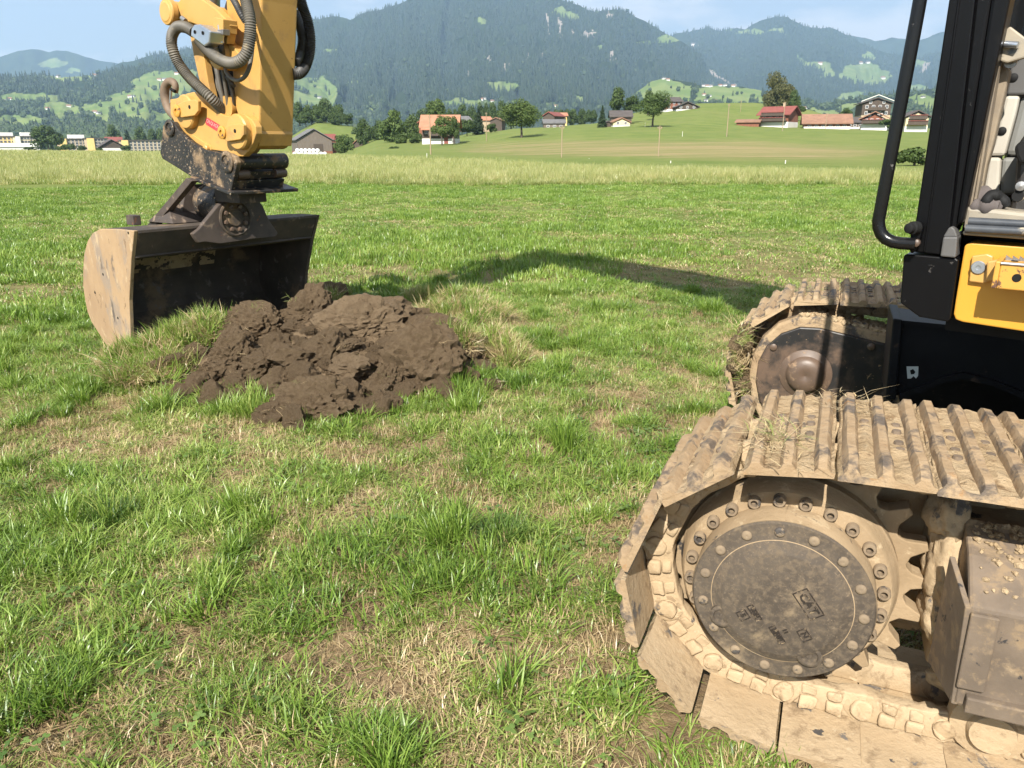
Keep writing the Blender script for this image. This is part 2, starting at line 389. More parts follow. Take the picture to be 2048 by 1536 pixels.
#@@SECTIONS
# ================================================================== THE SETTING: ground, hills, mountains
KEYCOLS = [
 (-300, [(60, 327), (100, 313), (230, 301), (700, 303), (900, 300)]),
 (420,  [(60, 327), (100, 313), (230, 302), (300, 306), (700, 303), (900, 300)]),
 (560,  [(60, 327), (100, 314), (200, 309), (300, 309), (420, 285), (560, 280), (900, 290)]),
 (640,  [(60, 327), (100, 315), (200, 312), (310, 311), (355, 280), (420, 241), (470, 243), (900, 280)]),
 (700,  [(60, 327), (100, 316), (200, 310), (300, 303), (355, 280), (420, 250), (470, 252), (900, 280)]),
 (760,  [(60, 327), (100, 317), (150, 306), (200, 292), (260, 285), (420, 268), (800, 275)]),
 (880,  [(60, 326), (100, 316), (150, 300), (200, 288), (240, 280), (300, 276), (800, 285)]),
 (960,  [(60, 326), (100, 316), (150, 300), (200, 286), (250, 270), (300, 266), (420, 262), (800, 280)]),
 (1040, [(60, 327), (90, 318), (150, 296), (200, 276), (245, 258), (300, 256), (360, 262), (800, 280)]),
 (1180, [(60, 328), (90, 317), (150, 289), (225, 256), (280, 250), (350, 247), (500, 255), (800, 275)]),
 (1300, [(60, 328), (90, 316), (150, 285), (228, 254), (280, 240), (330, 226), (400, 218), (500, 222), (800, 260)]),
 (1400, [(60, 328), (90, 315), (150, 284), (228, 257), (300, 225), (370, 206), (420, 207), (500, 217), (800, 255)]),
 (1500, [(60, 328), (90, 315), (150, 284), (228, 258), (270, 253), (320, 227), (370, 205), (420, 206), (500, 217), (800, 250)]),
 (1600, [(60, 328), (90, 316), (150, 286), (228, 259), (270, 256), (330, 238), (370, 219), (420, 218), (500, 225), (800, 250)]),
 (1690, [(60, 329), (90, 317), (150, 289), (230, 261), (300, 255), (370, 243), (500, 243), (800, 255)]),
 (1830, [(60, 329), (90, 319), (150, 293), (230, 264), (300, 260), (400, 257), (800, 262)]),
 (2400, [(60, 329), (90, 319), (150, 295), (230, 268), (300, 264), (400, 260), (800, 266)]),
]
GD = np.array([0., 2, 4, 6, 8, 10, 13, 16, 20, 25, 30, 36, 42, 50, 60, 70, 80, 90, 100, 112, 125, 138, 150, 162, 175, 187, 200, 212, 225, 238, 250, 265, 280, 295, 310, 325, 340, 355, 370, 385, 400, 420, 440, 460, 500, 560, 640, 740, 900, 1100, 1400, 1900, 2600, 3600, 5000, 7000, 9750])
def _keyprof(px, lst):
    d = [0., 30, 45] + [a for a, _ in lst]
    z = [0., 0., 0.] + [z_at(px, y, a) for a, y in lst]
    z[3] = min(z[3], 0.1)
    d += [1400, 9750]; z += [min(z[-1], -6) - 2, -30]
    return np.interp(GD, d, z)
_KP = np.array([k[0] for k in KEYCOLS], float)
_KZ = np.array([_keyprof(*k) for k in KEYCOLS])
# soften along the distance so that the slopes roll
for _ in range(2):
    _KZ[:, 14:-8] = .25 * _KZ[:, 13:-9] + .5 * _KZ[:, 14:-8] + .25 * _KZ[:, 15:-7]
def gz(px, d):
    """ground height at photo column px (taken at the horizon) and distance d"""
    px = np.atleast_1d(np.asarray(px, float)); d = np.atleast_1d(np.asarray(d, float))
    px = np.clip(px, _KP[0], _KP[-1] - .01)
    i = np.clip(np.searchsorted(_KP, px, 'right') - 1, 0, len(_KP) - 2)
    t = (px - _KP[i]) / (_KP[i + 1] - _KP[i]); t = t * t * (3 - 2 * t) * .5 + t * .5
    za = np.array([np.interp(dd, GD, _KZ[k]) for dd, k in zip(d, i)])
    zb = np.array([np.interp(dd, GD, _KZ[k + 1]) for dd, k in zip(d, i)])
    return za * (1 - t) + zb * t
def px_of(x, y):
    y = np.maximum(y, 1e-3); return 1024 + FPX / CP * np.asarray(x) / y
def gz_xy(x, y):
    x = np.atleast_1d(np.asarray(x, float)); y = np.atleast_1d(np.asarray(y, float))
    d = np.hypot(x, y)
    return gz(np.where(y > 0, px_of(x, y), np.where(x > 0, 2399, -299)), d) + bumps(x, y)
def bumps(x, y):
    d = np.hypot(x, y)
    return (fbm(x / 1.1, y / 1.1, 3, 5) - .5) * .05 * np.clip(d / 3, 0.3, 1) + (fbm(x / 9, y / 9, 2, 9) - .5) * .12 * np.clip((d - 5) / 10, 0, 1)

# dry band on the far slope (photo columns / rows) and other worn spots
DRYBAND = [(925, 300), (985, 285), (1060, 283), (1130, 282), (1240, 279), (1330, 282), (1400, 283), (1470, 280), (1540, 284), (1590, 292), (1760, 300), (1760, 308), (1640, 318), (1480, 320), (1240, 314), (1030, 312)]
def build_ground():
    az = np.concatenate([np.linspace(-180, -46, 24, endpoint=False), np.linspace(-46, 46, 361), np.linspace(46, 180, 25)[1:-1]])
    na, nd = len(az), len(GD)
    # finer rings close by
    D = np.unique(np.concatenate([GD[1:], np.arange(.6, 8, .18), np.arange(8, 30, .6), np.arange(62, 262, 2.5)]))
    nd = len(D)
    A, DD = np.meshgrid(R(1) * az, D, indexing='ij')
    X, Y = DD * np.sin(A), DD * np.cos(A)
    Z = gz_xy(X.ravel(), Y.ravel()).reshape(X.shape)
    # behind the viewer the plain simply goes on
    back = np.clip((np.abs(np.degrees(A)) - 50) / 30, 0, 1)
    Z = Z * (1 - back) + np.interp(DD, GD, _KZ[0]) * back
    V = np.stack([X, Y, Z], -1).reshape(-1, 3)
    V = np.vstack([V, [0, 0, float(gz_xy(0., .01)[0])]]); c = len(V) - 1
    F = []
    for i in range(na):
        j = (i + 1) % na
        b0, b1 = i * nd, j * nd
        F += [(b0 + k, b1 + k, b1 + k + 1, b0 + k + 1) for k in range(nd - 1)]
        F.append((c, b1, b0))
    me = bpy.data.meshes.new('ground'); me.from_pydata(V.tolist(), [], F)
    bm = bmesh.new(); bm.from_mesh(me); bmesh.ops.recalc_face_normals(bm, faces=bm.faces)
    if sum(f.normal.z for f in bm.faces) < 0: bmesh.ops.reverse_faces(bm, faces=bm.faces)
    bm.to_mesh(me); bm.free()
    me.shade_smooth()
    # masks
    d = np.hypot(V[:, 0], V[:, 1]); pr = proj(V)
    dry = np.zeros(len(V))
    for k in range(7):
        dry += (in_poly(pr[:, 0] + (fbm(V[:, 0] / 16, V[:, 1] / 6, 3, 3 + k) - .5) * 240, pr[:, 1] + (fbm(V[:, 0] / 22, V[:, 1] / 7, 3, 40 + k) - .5) * 22, DRYBAND) & (d > 70) & (d < 250)) / 7
    me.attributes.new('dry', 'FLOAT', 'POINT').data.foreach_set('value', dry.astype(np.float32))
    lawn = np.clip((d - 6) / 9, 0, 1)
    me.attributes.new('lawn', 'FLOAT', 'POINT').data.foreach_set('value', lawn.astype(np.float32))
    return me
def proj(P):
    P = np.asarray(P, float); x, y, z = P[..., 0], P[..., 1], P[..., 2] - EYE
    d = y * CP - z * SP; u = y * SP + z * CP
    d = np.where(np.abs(d) < 1e-6, 1e-6, d); bad = d < .05
    return np.stack([np.where(bad, -9e4, 1024 + FPX * x / d), np.where(bad, 9e4, 768 - FPX * u / d)], -1)

def ground_material():
    m = bpy.data.materials.new('meadow_ground'); m.use_nodes = True
    nt = m.node_tree; bs = nt.nodes['Principled BSDF']; L = nt.links.new
    g = _n(nt, 'ShaderNodeNewGeometry'); v = g.outputs['Position']
    def attr(n):
        a = _n(nt, 'ShaderNodeAttribute'); a.attribute_name = n; return a.outputs['Fac']
    soil = _mix(nt, _ramp(nt, _noise(nt, v, 3.2, 8, .65), .38, .62), (0.155, 0.105, 0.064), (0.34, 0.25, 0.14))
    soil = _mix(nt, _ramp(nt, _noise(nt, v, 60, 4, .6), .4, .65), soil, (0.20, 0.14, 0.075))
    green = _mix(nt, _ramp(nt, _noise(nt, v, .22, 6, .6), .35, .65), (0.108, 0.150, 0.034), (0.145, 0.180, 0.046))
    green = _mix(nt, _math(nt, 'MULTIPLY', _ramp(nt, _noise(nt, v, .045, 4, .6), .45, .7), .5), green, (0.175, 0.185, 0.06))
    green = _mix(nt, _math(nt, 'MULTIPLY', _ramp(nt, _noise(nt, v, 2.5, 6, .7), .5, .72), .55), green, (0.09, 0.125, 0.028))
    # hay rows left on the slope
    mp = _n(nt, 'ShaderNodeMapping'); mp.inputs['Rotation'].default_value = (0, 0, R(8)); mp.inputs['Scale'].default_value = (.03, .55, .55)
    L(v, mp.inputs['Vector'])
    rows = _ramp(nt, _noise(nt, mp.outputs['Vector'], 1.0, 5, .65), .42, .62)
    hay = _mix(nt, rows, (0.14, 0.16, 0.048), (0.285, 0.215, 0.112))
    green = _mix(nt, attr('dry'), green, hay)
    rows2 = _math(nt, 'MULTIPLY', rows, .16)
    green = _mix(nt, rows2, green, (0.25, 0.22, 0.10))
    col = _mix(nt, attr('lawn'), soil, green)
    L(col, bs.inputs['Base Color']); bs.inputs['Roughness'].default_value = .95; bs.inputs['Specular IOR Level'].default_value = .1
    b = _n(nt, 'ShaderNodeBump'); b.inputs['Strength'].default_value = .8; b.inputs['Distance'].default_value = .05
    L(_noise(nt, v, 18, 8, .7), b.inputs['Height']); L(b.outputs['Normal'], bs.inputs['Normal'])
    return m
g_me = build_ground(); g_me.materials.append(ground_material())
tag(link('ground', g_me), kind='structure')

# ------------------------------------------------------------------ mountains as ridged height fields
def land_material(name, forest, forest2, meadow, meadow2, rock=(0.24, 0.21, 0.18)):
    m = bpy.data.materials.new(name); m.use_nodes = True
    nt = m.node_tree; bs = nt.nodes['Principled BSDF']; L = nt.links.new
    g = _n(nt, 'ShaderNodeNewGeometry'); v = g.outputs['Position']
    def attr(n):
        a = _n(nt, 'ShaderNodeAttribute'); a.attribute_name = n; return a.outputs['Fac']
    f = _mix(nt, _ramp(nt, _noise(nt, v, .006, 8, .7), .35, .65), forest, forest2)
    me = _mix(nt, _ramp(nt, _noise(nt, v, .008, 6, .6), .4, .62), meadow, meadow2)
    c = _mix(nt, _ramp(nt, attr('meadow'), .35, .65), f, me)
    c = _mix(nt, _ramp(nt, attr('rock'), .3, .7), c, rock)
    L(c, bs.inputs['Base Color']); bs.inputs['Roughness'].default_value = 1; bs.inputs['Specular IOR Level'].default_value = .05
    return m
FOREST1, FOREST2 = (0.014, 0.026, 0.012), (0.028, 0.042, 0.018)
LAND = land_material('forest_and_meadow', FOREST1, FOREST2, (0.115, 0.165, 0.05), (0.165, 0.20, 0.07))

class Land:
    def __init__(s, name, ridge, yfoot, d0, d1, x0, x1, nx, ny, spur, seed, meadows=(), rocks=(), rough=1.0):
        s.x0, s.x1, s.nx, s.ny = x0, x1, nx, ny
        px = np.linspace(x0, x1, nx); t = np.linspace(0, 1, ny)
        PX, T = np.meshgrid(px, t, indexing='ij')
        rx, ry = zip(*ridge)
        yr = np.interp(px, rx, ry) + (fbm(px / 26, px * 0 + seed, 4, seed) - .5) * 7 * rough
        yf = np.interp(px, *zip(*yfoot)) if isinstance(yfoot, list) else np.full(nx, float(yfoot))
        yr = np.minimum(yr, yf - 2)
        PY = yf[:, None] + (yr - yf)[:, None] * T ** 1.05
        spurs = np.abs(fbm(PX / 95 + T * .9, T * 1.3 + PX / 400, 4, seed + 3) - .5) * 2
        spurs += .5 * np.abs(fbm(PX / 34 - T * .5, T * 2.2, 3, seed + 8) - .5) * 2
        D = d0 + (d1 - d0) * T + (spurs - .35) * spur * np.minimum(1, T * 3) * (1 - .6 * T)
        r = np.stack([(PX - 1024) / FPX, CP + (768 - PY) / FPX * SP, -SP + (768 - PY) / FPX * CP], -1)
        V = r * (D / np.hypot(r[..., 0], r[..., 1]))[..., None]; V[..., 2] += EYE
        # the back side falls away again so that the hill is a solid body
        back = []
        for k, (dd, fall) in enumerate(((.12, .12), (.3, .45), (.5, 1.0))):
            B = V[:, -1].copy(); hyp = np.hypot(B[:, 0], B[:, 1])
            q = (hyp + (d1 - d0) * dd) / hyp
            B[:, 0] *= q; B[:, 1] *= q; B[:, 2] = B[:, 2] * (1 - fall) - 40 * fall
            back.append(B)
        foot = V[:, 0].copy(); foot[:, 2] = np.minimum(foot[:, 2], 0) - 45
        ALL = np.concatenate([foot[:, None], V] + [b[:, None] for b in back], 1)
        n2 = ALL.shape[1]
        F = [(i * n2 + k, (i + 1) * n2 + k, (i + 1) * n2 + k + 1, i * n2 + k + 1) for i in range(nx - 1) for k in range(n2 - 1)]
        me = bpy.data.meshes.new(name); me.from_pydata(ALL.reshape(-1, 3).tolist(), [], F); me.shade_smooth()
        wx = PX + (fbm(PX / 14, PY / 8, 3, seed + 20) - .5) * 22; wy = PY + (fbm(PX / 14, PY / 8, 3, seed + 30) - .5) * 12
        mk = np.zeros(PX.shape, bool); rk = np.zeros(PX.shape, bool)
        for p in meadows: mk |= in_poly(wx, wy, p)
        wx2 = PX + (fbm(PX / 5, PY / 5, 3, seed + 40) - .5) * 10; wy2 = PY + (fbm(PX / 5, PY / 5, 3, seed + 50) - .5) * 10
        for p in rocks: rk |= in_poly(wx2, wy2, p)
        s.V, s.mk, s.rk, s.PX, s.PY, s.D = V, mk, rk, PX, PY, D
        for nm, a in (('meadow', mk), ('rock', rk)):
            full = np.zeros((nx, n2), np.float32); full[:, 1:1 + ny] = a
            me.attributes.new(nm, 'FLOAT', 'POINT').data.foreach_set('value', full.ravel())
        me.materials.append(LAND)
        s.o = tag(link(name, me), kind='structure')
    def sample(s, n, keep=None, rngs=None, on='forest'):
        """random places on the visible face, evenly spread over the picture"""
        u = rng.random(n * 2) * (s.nx - 1.001); 
        h = (s.PY[:, 0] - s.PY[:, -1]); i = u.astype(int)
        ok = rng.random(n * 2) < h[i] / h.max()
        u = u[ok]; i = u.astype(int); fu = u - i
        w = rng.random(len(u)) * (s.ny - 1.001); k = w.astype(int); fw = w - k
        g = lambda A: (A[i, k] * ((1 - fu) * (1 - fw))[:, None] + A[i + 1, k] * (fu * (1 - fw))[:, None] + A[i, k + 1] * ((1 - fu) * fw)[:, None] + A[i + 1, k + 1] * (fu * fw)[:, None])
        P = g(s.V); mk = s.mk[i, k] | s.rk[i, k]; pp = np.stack([s.PX[i, k], s.PY[i, k]], 1)
        return P, mk, pp
def ell(cx, cy, rx, ry, n=10):
    return [(cx + rx * math.cos(a), cy + ry * math.sin(a)) for a in np.linspace(0, 2 * pi, n, endpoint=False)]

MAIN = Land('mountain', [(100, 200), (150, 170), (240, 127), (300, 112), (380, 97), (480, 65), (590, 42), (612, 37), (640, 37), (665, 32), (700, 38), (722, 29), (760, 21), (800, 7), (830, -5), (880, -14), (940, -16), (1000, -12), (1060, -10), (1100, -6), (1135, 4), (1160, 12), (1175, 22), (1190, 26), (1215, 20), (1232, 17), (1260, 28), (1285, 41), (1310, 55), (1330, 66), (1347, 73), (1375, 89), (1395, 105), (1410, 125), (1425, 150), (1440, 160), (1500, 185), (1600, 230), (1700, 262)],
    289, 1700, 5000, 100, 1700, 520, 150, 1300, 11,
    meadows=[[(1108, 14), (1122, 12), (1157, 32), (1150, 45), (1132, 38), (1112, 28)], ell(963, 41, 12, 6), ell(660, 102, 14, 5), ell(1338, 78, 22, 9), ell(1198, 97, 8, 6), ell(1290, 85, 20, 4), ell(1005, 174, 36, 11), ell(940, 210, 62, 13), ell(1096, 213, 25, 9), ell(742, 225, 16, 8), ell(1155, 200, 12, 8), ell(1090, 183, 9, 4),
             [(593, 152), (650, 155), (672, 178), (692, 212), (712, 218), (640, 222), (600, 215), (590, 180)], ell(705, 165, 12, 4)],
    rocks=[[(1090, 25), (1095, 28), (1101, 70), (1098, 72), (1092, 45)], [(1113, 34), (1122, 40), (1125, 74), (1122, 76), (1116, 50)], ell(1178, 69, 17, 6), ell(1219, 31, 7, 6), ell(1020, 128, 3, 10), ell(1055, 118, 2, 12), ell(1008, 137, 4, 8), ell(980, 117, 4, 6), ell(1222, 112, 4, 12), ell(1232, 125, 3, 7), ell(1145, 65, 3, 9), ell(935, 150, 3, 6), ell(1085, 110, 2, 6), ell(1345, 10, 2, 2)])
LEFT = Land('hill', [(-500, 150), (-200, 160), (0, 156), (40, 154), (90, 151), (120, 156), (170, 153), (230, 141), (300, 128), (350, 118), (400, 112), (480, 112), (560, 132), (650, 166), (740, 205), (820, 238), (900, 257), (960, 275)],
    291, 1250, 3400, -500, 960, 420, 110, 520, 31,
    meadows=[ell(50, 197, 73, 10), ell(225, 220, 76, 18), ell(138, 155, 46, 8), ell(330, 170, 67, 29), [(282, 180), (340, 150), (390, 138), (390, 158), (330, 178)], ell(118, 217, 37, 14), ell(40, 246, 61, 16), ell(140, 232, 32, 8), ell(197, 245, 29, 12), ell(300, 236, 55, 14), ell(278, 195, 68, 16), ell(330, 250, 27, 8), ell(560, 200, 73, 21), ell(640, 200, 49, 21), ell(625, 168, 37, 16), ell(450, 170, 49, 23), ell(480, 220, 49, 18), ell(-100, 210, 73, 18), ell(640, 255, 37, 10)])
NEARHILL = Land('foothill', [(1100, 275), (1180, 262), (1240, 207), (1270, 186), (1300, 162), (1330, 155), (1380, 166), (1400, 173), (1450, 171), (1520, 179), (1560, 202), (1640, 207), (1740, 192), (1830, 182), (1900, 176), (2400, 172)],
    [(1100, 285), (1400, 280), (2400, 285)], 900, 2300, 1100, 2400, 360, 70, 240, 41,
    meadows=[[(1268, 192), (1300, 160), (1335, 154), (1380, 172), (1383, 204), (1300, 212)], [(1397, 174), (1450, 172), (1523, 178), (1526, 206), (1440, 208), (1394, 200)], ell(1640, 235, 50, 16), ell(1615, 228, 30, 12), ell(1840, 200, 28, 12), ell(1700, 215, 26, 9), ell(1760, 240, 40, 10), ell(1900, 210, 60, 18)])
RIGHT = Land('mountain', [(1280, 130), (1345, 72), (1370, 63), (1400, 57), (1417, 54), (1440, 63), (1455, 60), (1470, 56), (1490, 58), (1505, 48), (1530, 38), (1560, 34), (1575, 34), (1592, 42), (1610, 54), (1640, 56), (1660, 53), (1680, 62), (1700, 70), (1720, 85), (1740, 95), (1780, 106), (1830, 116), (1900, 102), (2000, 90), (2450, 80)],
    285, 2700, 7000, 1280, 2450, 420, 120, 1200, 51,
    meadows=[[(1590, 108), (1618, 125), (1660, 125), (1665, 150), (1635, 158), (1650, 140), (1620, 135), (1600, 122)], [(1680, 150), (1690, 132), (1740, 125), (1785, 152), (1775, 165), (1735, 170), (1690, 160)], [(1660, 203), (1690, 187), (1730, 180), (1735, 187), (1700, 210)], ell(1738, 112, 14, 7), [(1535, 62), (1571, 53), (1570, 68), (1560, 62), (1530, 66)], ell(1500, 64, 30, 5), ell(1835, 215, 40, 14), ell(1840, 127, 18, 7), ell(1830, 175, 24, 7), ell(1455, 58, 14, 4)],
    rocks=[[(1413, 137), (1425, 140), (1442, 155), (1475, 170), (1472, 178), (1425, 176), (1418, 158)], ell(1852, 132, 8, 9), ell(1805, 128, 3, 9), ell(1846, 142, 5, 4), ell(1390, 90, 9, 3)])
FARR = Land('far_ridge', [(1560, 140), (1640, 95), (1695, 70), (1715, 73), (1730, 76), (1750, 83), (1770, 80), (1785, 74), (1800, 76), (1830, 81), (1850, 76), (1880, 66), (1900, 60), (1960, 48), (2450, 60)], 283, 6500, 8600, 1560, 2450, 220, 60, 700, 61, rough=.7)
FARL = Land('far_ridge', [(-700, 190), (-200, 150), (-60, 125), (0, 113), (40, 101), (60, 97), (80, 100), (98, 104), (112, 100), (135, 101), (160, 110), (200, 121), (240, 127), (300, 132), (420, 150), (600, 200)], 283, 6500, 8600, -700, 600, 260, 60, 700, 71, meadows=[ell(110, 128, 28, 9), ell(150, 142, 12, 4)], rough=.6)

# ------------------------------------------------------------------ wooded slopes
def leaf_mat(name, c1, c2, trans=.25, rnd=.5):
    m = bpy.data.materials.new(name); m.use_nodes = True
    nt = m.node_tree; L = nt.links.new; bs = nt.nodes['Principled BSDF']; out = nt.nodes['Material Output']
    oi = _n(nt, 'ShaderNodeObjectInfo'); g = _n(nt, 'ShaderNodeNewGeometry')
    at = _n(nt, 'ShaderNodeAttribute'); at.attribute_name = 'tone'
    f = _math(nt, 'ADD', _math(nt, 'MULTIPLY', oi.outputs['Random'], rnd), _math(nt, 'MULTIPLY', at.outputs['Fac'], 1 - rnd))
    c = _mix(nt, f, c1, c2)
    L(c, bs.inputs['Base Color']); bs.inputs['Roughness'].default_value = .6; bs.inputs['Specular IOR Level'].default_value = .25
    if trans:
        tr = _n(nt, 'ShaderNodeBsdfTranslucent'); ms = _n(nt, 'ShaderNodeMixShader'); ms.inputs['Fac'].default_value = trans
        L(_mix(nt, .5, c, (c2[0] * 1.3, c2[1] * 1.25, c2[2] * .8)), tr.inputs['Color'])
        L(bs.outputs['BSDF'], ms.inputs[1]); L(tr.outputs['BSDF'], ms.inputs[2]); L(ms.outputs['Shader'], out.inputs['Surface'])
    return m
SPRUCE_FAR = leaf_mat('distant_spruce', (0.010, 0.022, 0.012), (0.032, 0.052, 0.024), 0, .8)
BROAD_FAR = leaf_mat('distant_broadleaf', (0.022, 0.040, 0.015), (0.055, 0.080, 0.030), 0, .8)
def far_spruce(k):
    r = random.Random(k); b = MB()
    for h0, h1, rad in ((.08, .5, .17), (.3, .75, .13), (.55, 1.0, .085)):
        n = 7; V = [(rad * (.75 + .5 * r.random()) * math.cos(2 * pi * i / n), rad * (.75 + .5 * r.random()) * math.sin(2 * pi * i / n), h0 + .05 * r.random()) for i in range(n)] + [(0, 0, h1)]
        b.add(V, [(i, (i + 1) % n, n) for i in range(n)])
    return b.mesh('distant_spruce', SPRUCE_FAR)
def far_broad(k):
    r = random.Random(k); b = MB(); bm = bmesh.new()
    bmesh.ops.create_icosphere(bm, subdivisions=2, radius=.5)
    for v in bm.verts:
        v.co *= .72 + .5 * mnoise.noise(v.co * 4 + Vector((k, 0, 0))) + .1 * r.random()
        v.co = Vector((v.co.x * .95, v.co.y * .95, v.co.z * 1.05 + .5))
    me = bpy.data.meshes.new('distant_broadleaf'); bm.to_mesh(me); bm.free(); me.materials.append(BROAD_FAR); return me
FAR_TREES = [far_spruce(1), far_spruce(2), far_spruce(3), far_broad(4), far_broad(5)]
def wood(name, land, n, hmin, hmax, broad, sparse=.03):
    P, mk, pp = land.sample(n)
    clear = fbm(pp[:, 0] / 40, pp[:, 1] / 22, 3, 77)
    ok = (~mk & (clear > .30)) | (mk & (rng.random(len(P)) < sparse))
    P = P[ok]; m = len(P); pp = pp[ok]
    isb = rng.random(m) < np.clip(broad + (pp[:, 1] - 220) / 150, .02, .95)
    idx = np.where(isb, rng.integers(3, 5, m), rng.integers(0, 3, m))
    h = rng.uniform(hmin, hmax, m) * np.where(isb, .75, 1.0)
    rot = np.zeros((m, 3)); rot[:, 2] = rng.random(m) * 6.28
    scl = np.stack([h * rng.uniform(.85, 1.3, m)] * 2 + [h], 1); P = P.copy(); P[:, 2] -= h * .05
    scatter(name, P, rot, scl, idx, FAR_TREES)
wood('mountain_forest', MAIN, 26000, 17, 29, .12)
wood('hillside_woods', LEFT, 12000, 13, 24, .45)
wood('foothill_woods', NEARHILL, 3800, 10, 18, .6, .02)
wood('right_mountain_forest', RIGHT, 15000, 20, 34, .1, .02)

# ------------------------------------------------------------------ the hazy air of the valley
hz = MB().box((0, 0, 690), (19900, 19900, 1620))
hm = bpy.data.materials.new('valley_air'); hm.use_nodes = True
hnt = hm.node_tree; hnt.nodes.remove(hnt.nodes['Principled BSDF'])
pv = hnt.nodes.new('ShaderNodeVolumePrincipled')
pv.inputs['Density'].default_value = 1.0e-4
pv.inputs['Color'].default_value = (0.50, 0.715, 1.0, 1)
pv.inputs['Anisotropy'].default_value = 0.2
hnt.links.new(pv.outputs['Volume'], hnt.nodes['Material Output'].inputs['Volume'])
tag(link('haze', hz.mesh('haze', hm)), kind='stuff')
# ================================================================== THE EXCAVATOR
# track frame of reference: a = along the tracks towards their rear, n = away from the viewer, z up
TH = R(22.3)
AV = np.array([math.cos(TH), -math.sin(TH), 0]); NV = np.array([math.sin(TH), math.cos(TH), 0]); ZV = np.array([0, 0, 1.0])
TO = np.array([.703, 1.526, 0.0])
def T(a, n, z): return TO + AV * a + NV * n + ZV * z
def TP(px, py, off): return on_plane(px, py, TO + NV * off, NV)
# upper structure / arm frame: g = from bucket towards the cab, w = across the bucket (away), z up
UH = R(37.5)
GV = np.array([math.cos(UH), -math.sin(UH), 0]); WV = np.array([math.sin(UH), math.cos(UH), 0])
BO = on_z(232, 712, 0.0)
def A(g, w, z): return BO + GV * g + WV * w + ZV * z
def AP(px, py, off): return on_plane(px, py, BO + WV * off, WV)
def AGP(px, py, g): return on_plane(px, py, BO + GV * g, GV)
CO = on_z(1900, 642, 1.03)                           # lower door-side corner of the cab
def CBP(px, py, off): return on_plane(px, py, CO + WV * off, WV)
CENTRE = T(1.6, 1.32, 0)
ex = tag(empty('excavator', CENTRE, -TH), 'yellow crawler excavator with muddy steel tracks and a wide grading bucket on its arm', 'excavator')
EXM = Matrix.Translation(Vector(CENTRE)) @ Matrix.Rotation(-TH, 4, 'Z')
EXI = EXM.inverted(); EXI_np = np.array(EXI)
def part(name, b, m, parent=ex, bevel=None, smooth=None, label=None, kind=None):
    V = np.array(b.v); b.v = [tuple(p) for p in (V @ EXI_np[:3, :3].T + EXI_np[:3, 3])]
    o = link(name, b.mesh(name, m, smooth, bevel), parent)
    if label: o['label'] = label
    if kind: o['kind'] = kind
    return o
def sub_empty(name, parent=ex):
    o = bpy.data.objects.new(name, None); o.empty_display_size = .1; COL.objects.link(o); o.parent = parent; return o
def local_matrix(x, y, z, p):
    m = Matrix.Identity(4)
    for i, v in enumerate((x, y, z, p)):
        for k in range(3): m[k][i] = float(v[k])
    return EXI @ m

# ---------------- crawler tracks
PITCHT, RP = 0.19, 0.33
SA, SZ = -0.085, 0.42                                   # sprocket centre
def pin_path(n_shoes=48):
    def sample(L):
        th = np.linspace(pi / 2, 3 * pi / 2, 400)
        left = np.stack([SA + RP * np.cos(th), SZ + RP * np.sin(th)], 1)
        right = np.stack([SA + L - RP * np.cos(th), SZ - RP * np.sin(th)], 1)
        xs = np.linspace(0, 1, 800)
        top = np.stack([SA + L * (1 - xs), np.full(800, SZ + RP)], 1)
        top[:, 1] -= .022 * np.sin(pi * xs) ** 2
        bot = np.stack([SA + L * xs, np.full(800, SZ - RP)], 1)
        P = np.vstack([top, left, bot, right])
        i0 = np.argmin(np.abs(top[:, 0]))
        return np.vstack([P[i0:], P[:i0 + 1]])
    def walk(L):
        P = sample(L); out = [P[0]]; i = 0
        for _ in range(n_shoes):
            d = np.linalg.norm(P[i:] - out[-1], axis=1); k = np.argmax(d >= PITCHT)
            if d[k] < PITCHT: break
            j = i + k; a, b = d[k - 1], d[k]; t = (PITCHT - a) / (b - a)
            out.append(P[j - 1] * (1 - t) + P[j] * t); i = j
        return np.array(out), len(out) - 1
    best = None
    for L in np.linspace(3.2, 3.7, 60):
        w, k = walk(L)
        if k == n_shoes:
            e = np.linalg.norm(w[-1] - w[0])
            if best is None or e < best[0]: best = (e, L, w)
    return best[1], best[2]
LT, PINS = pin_path()
IDLER_A = SA + LT

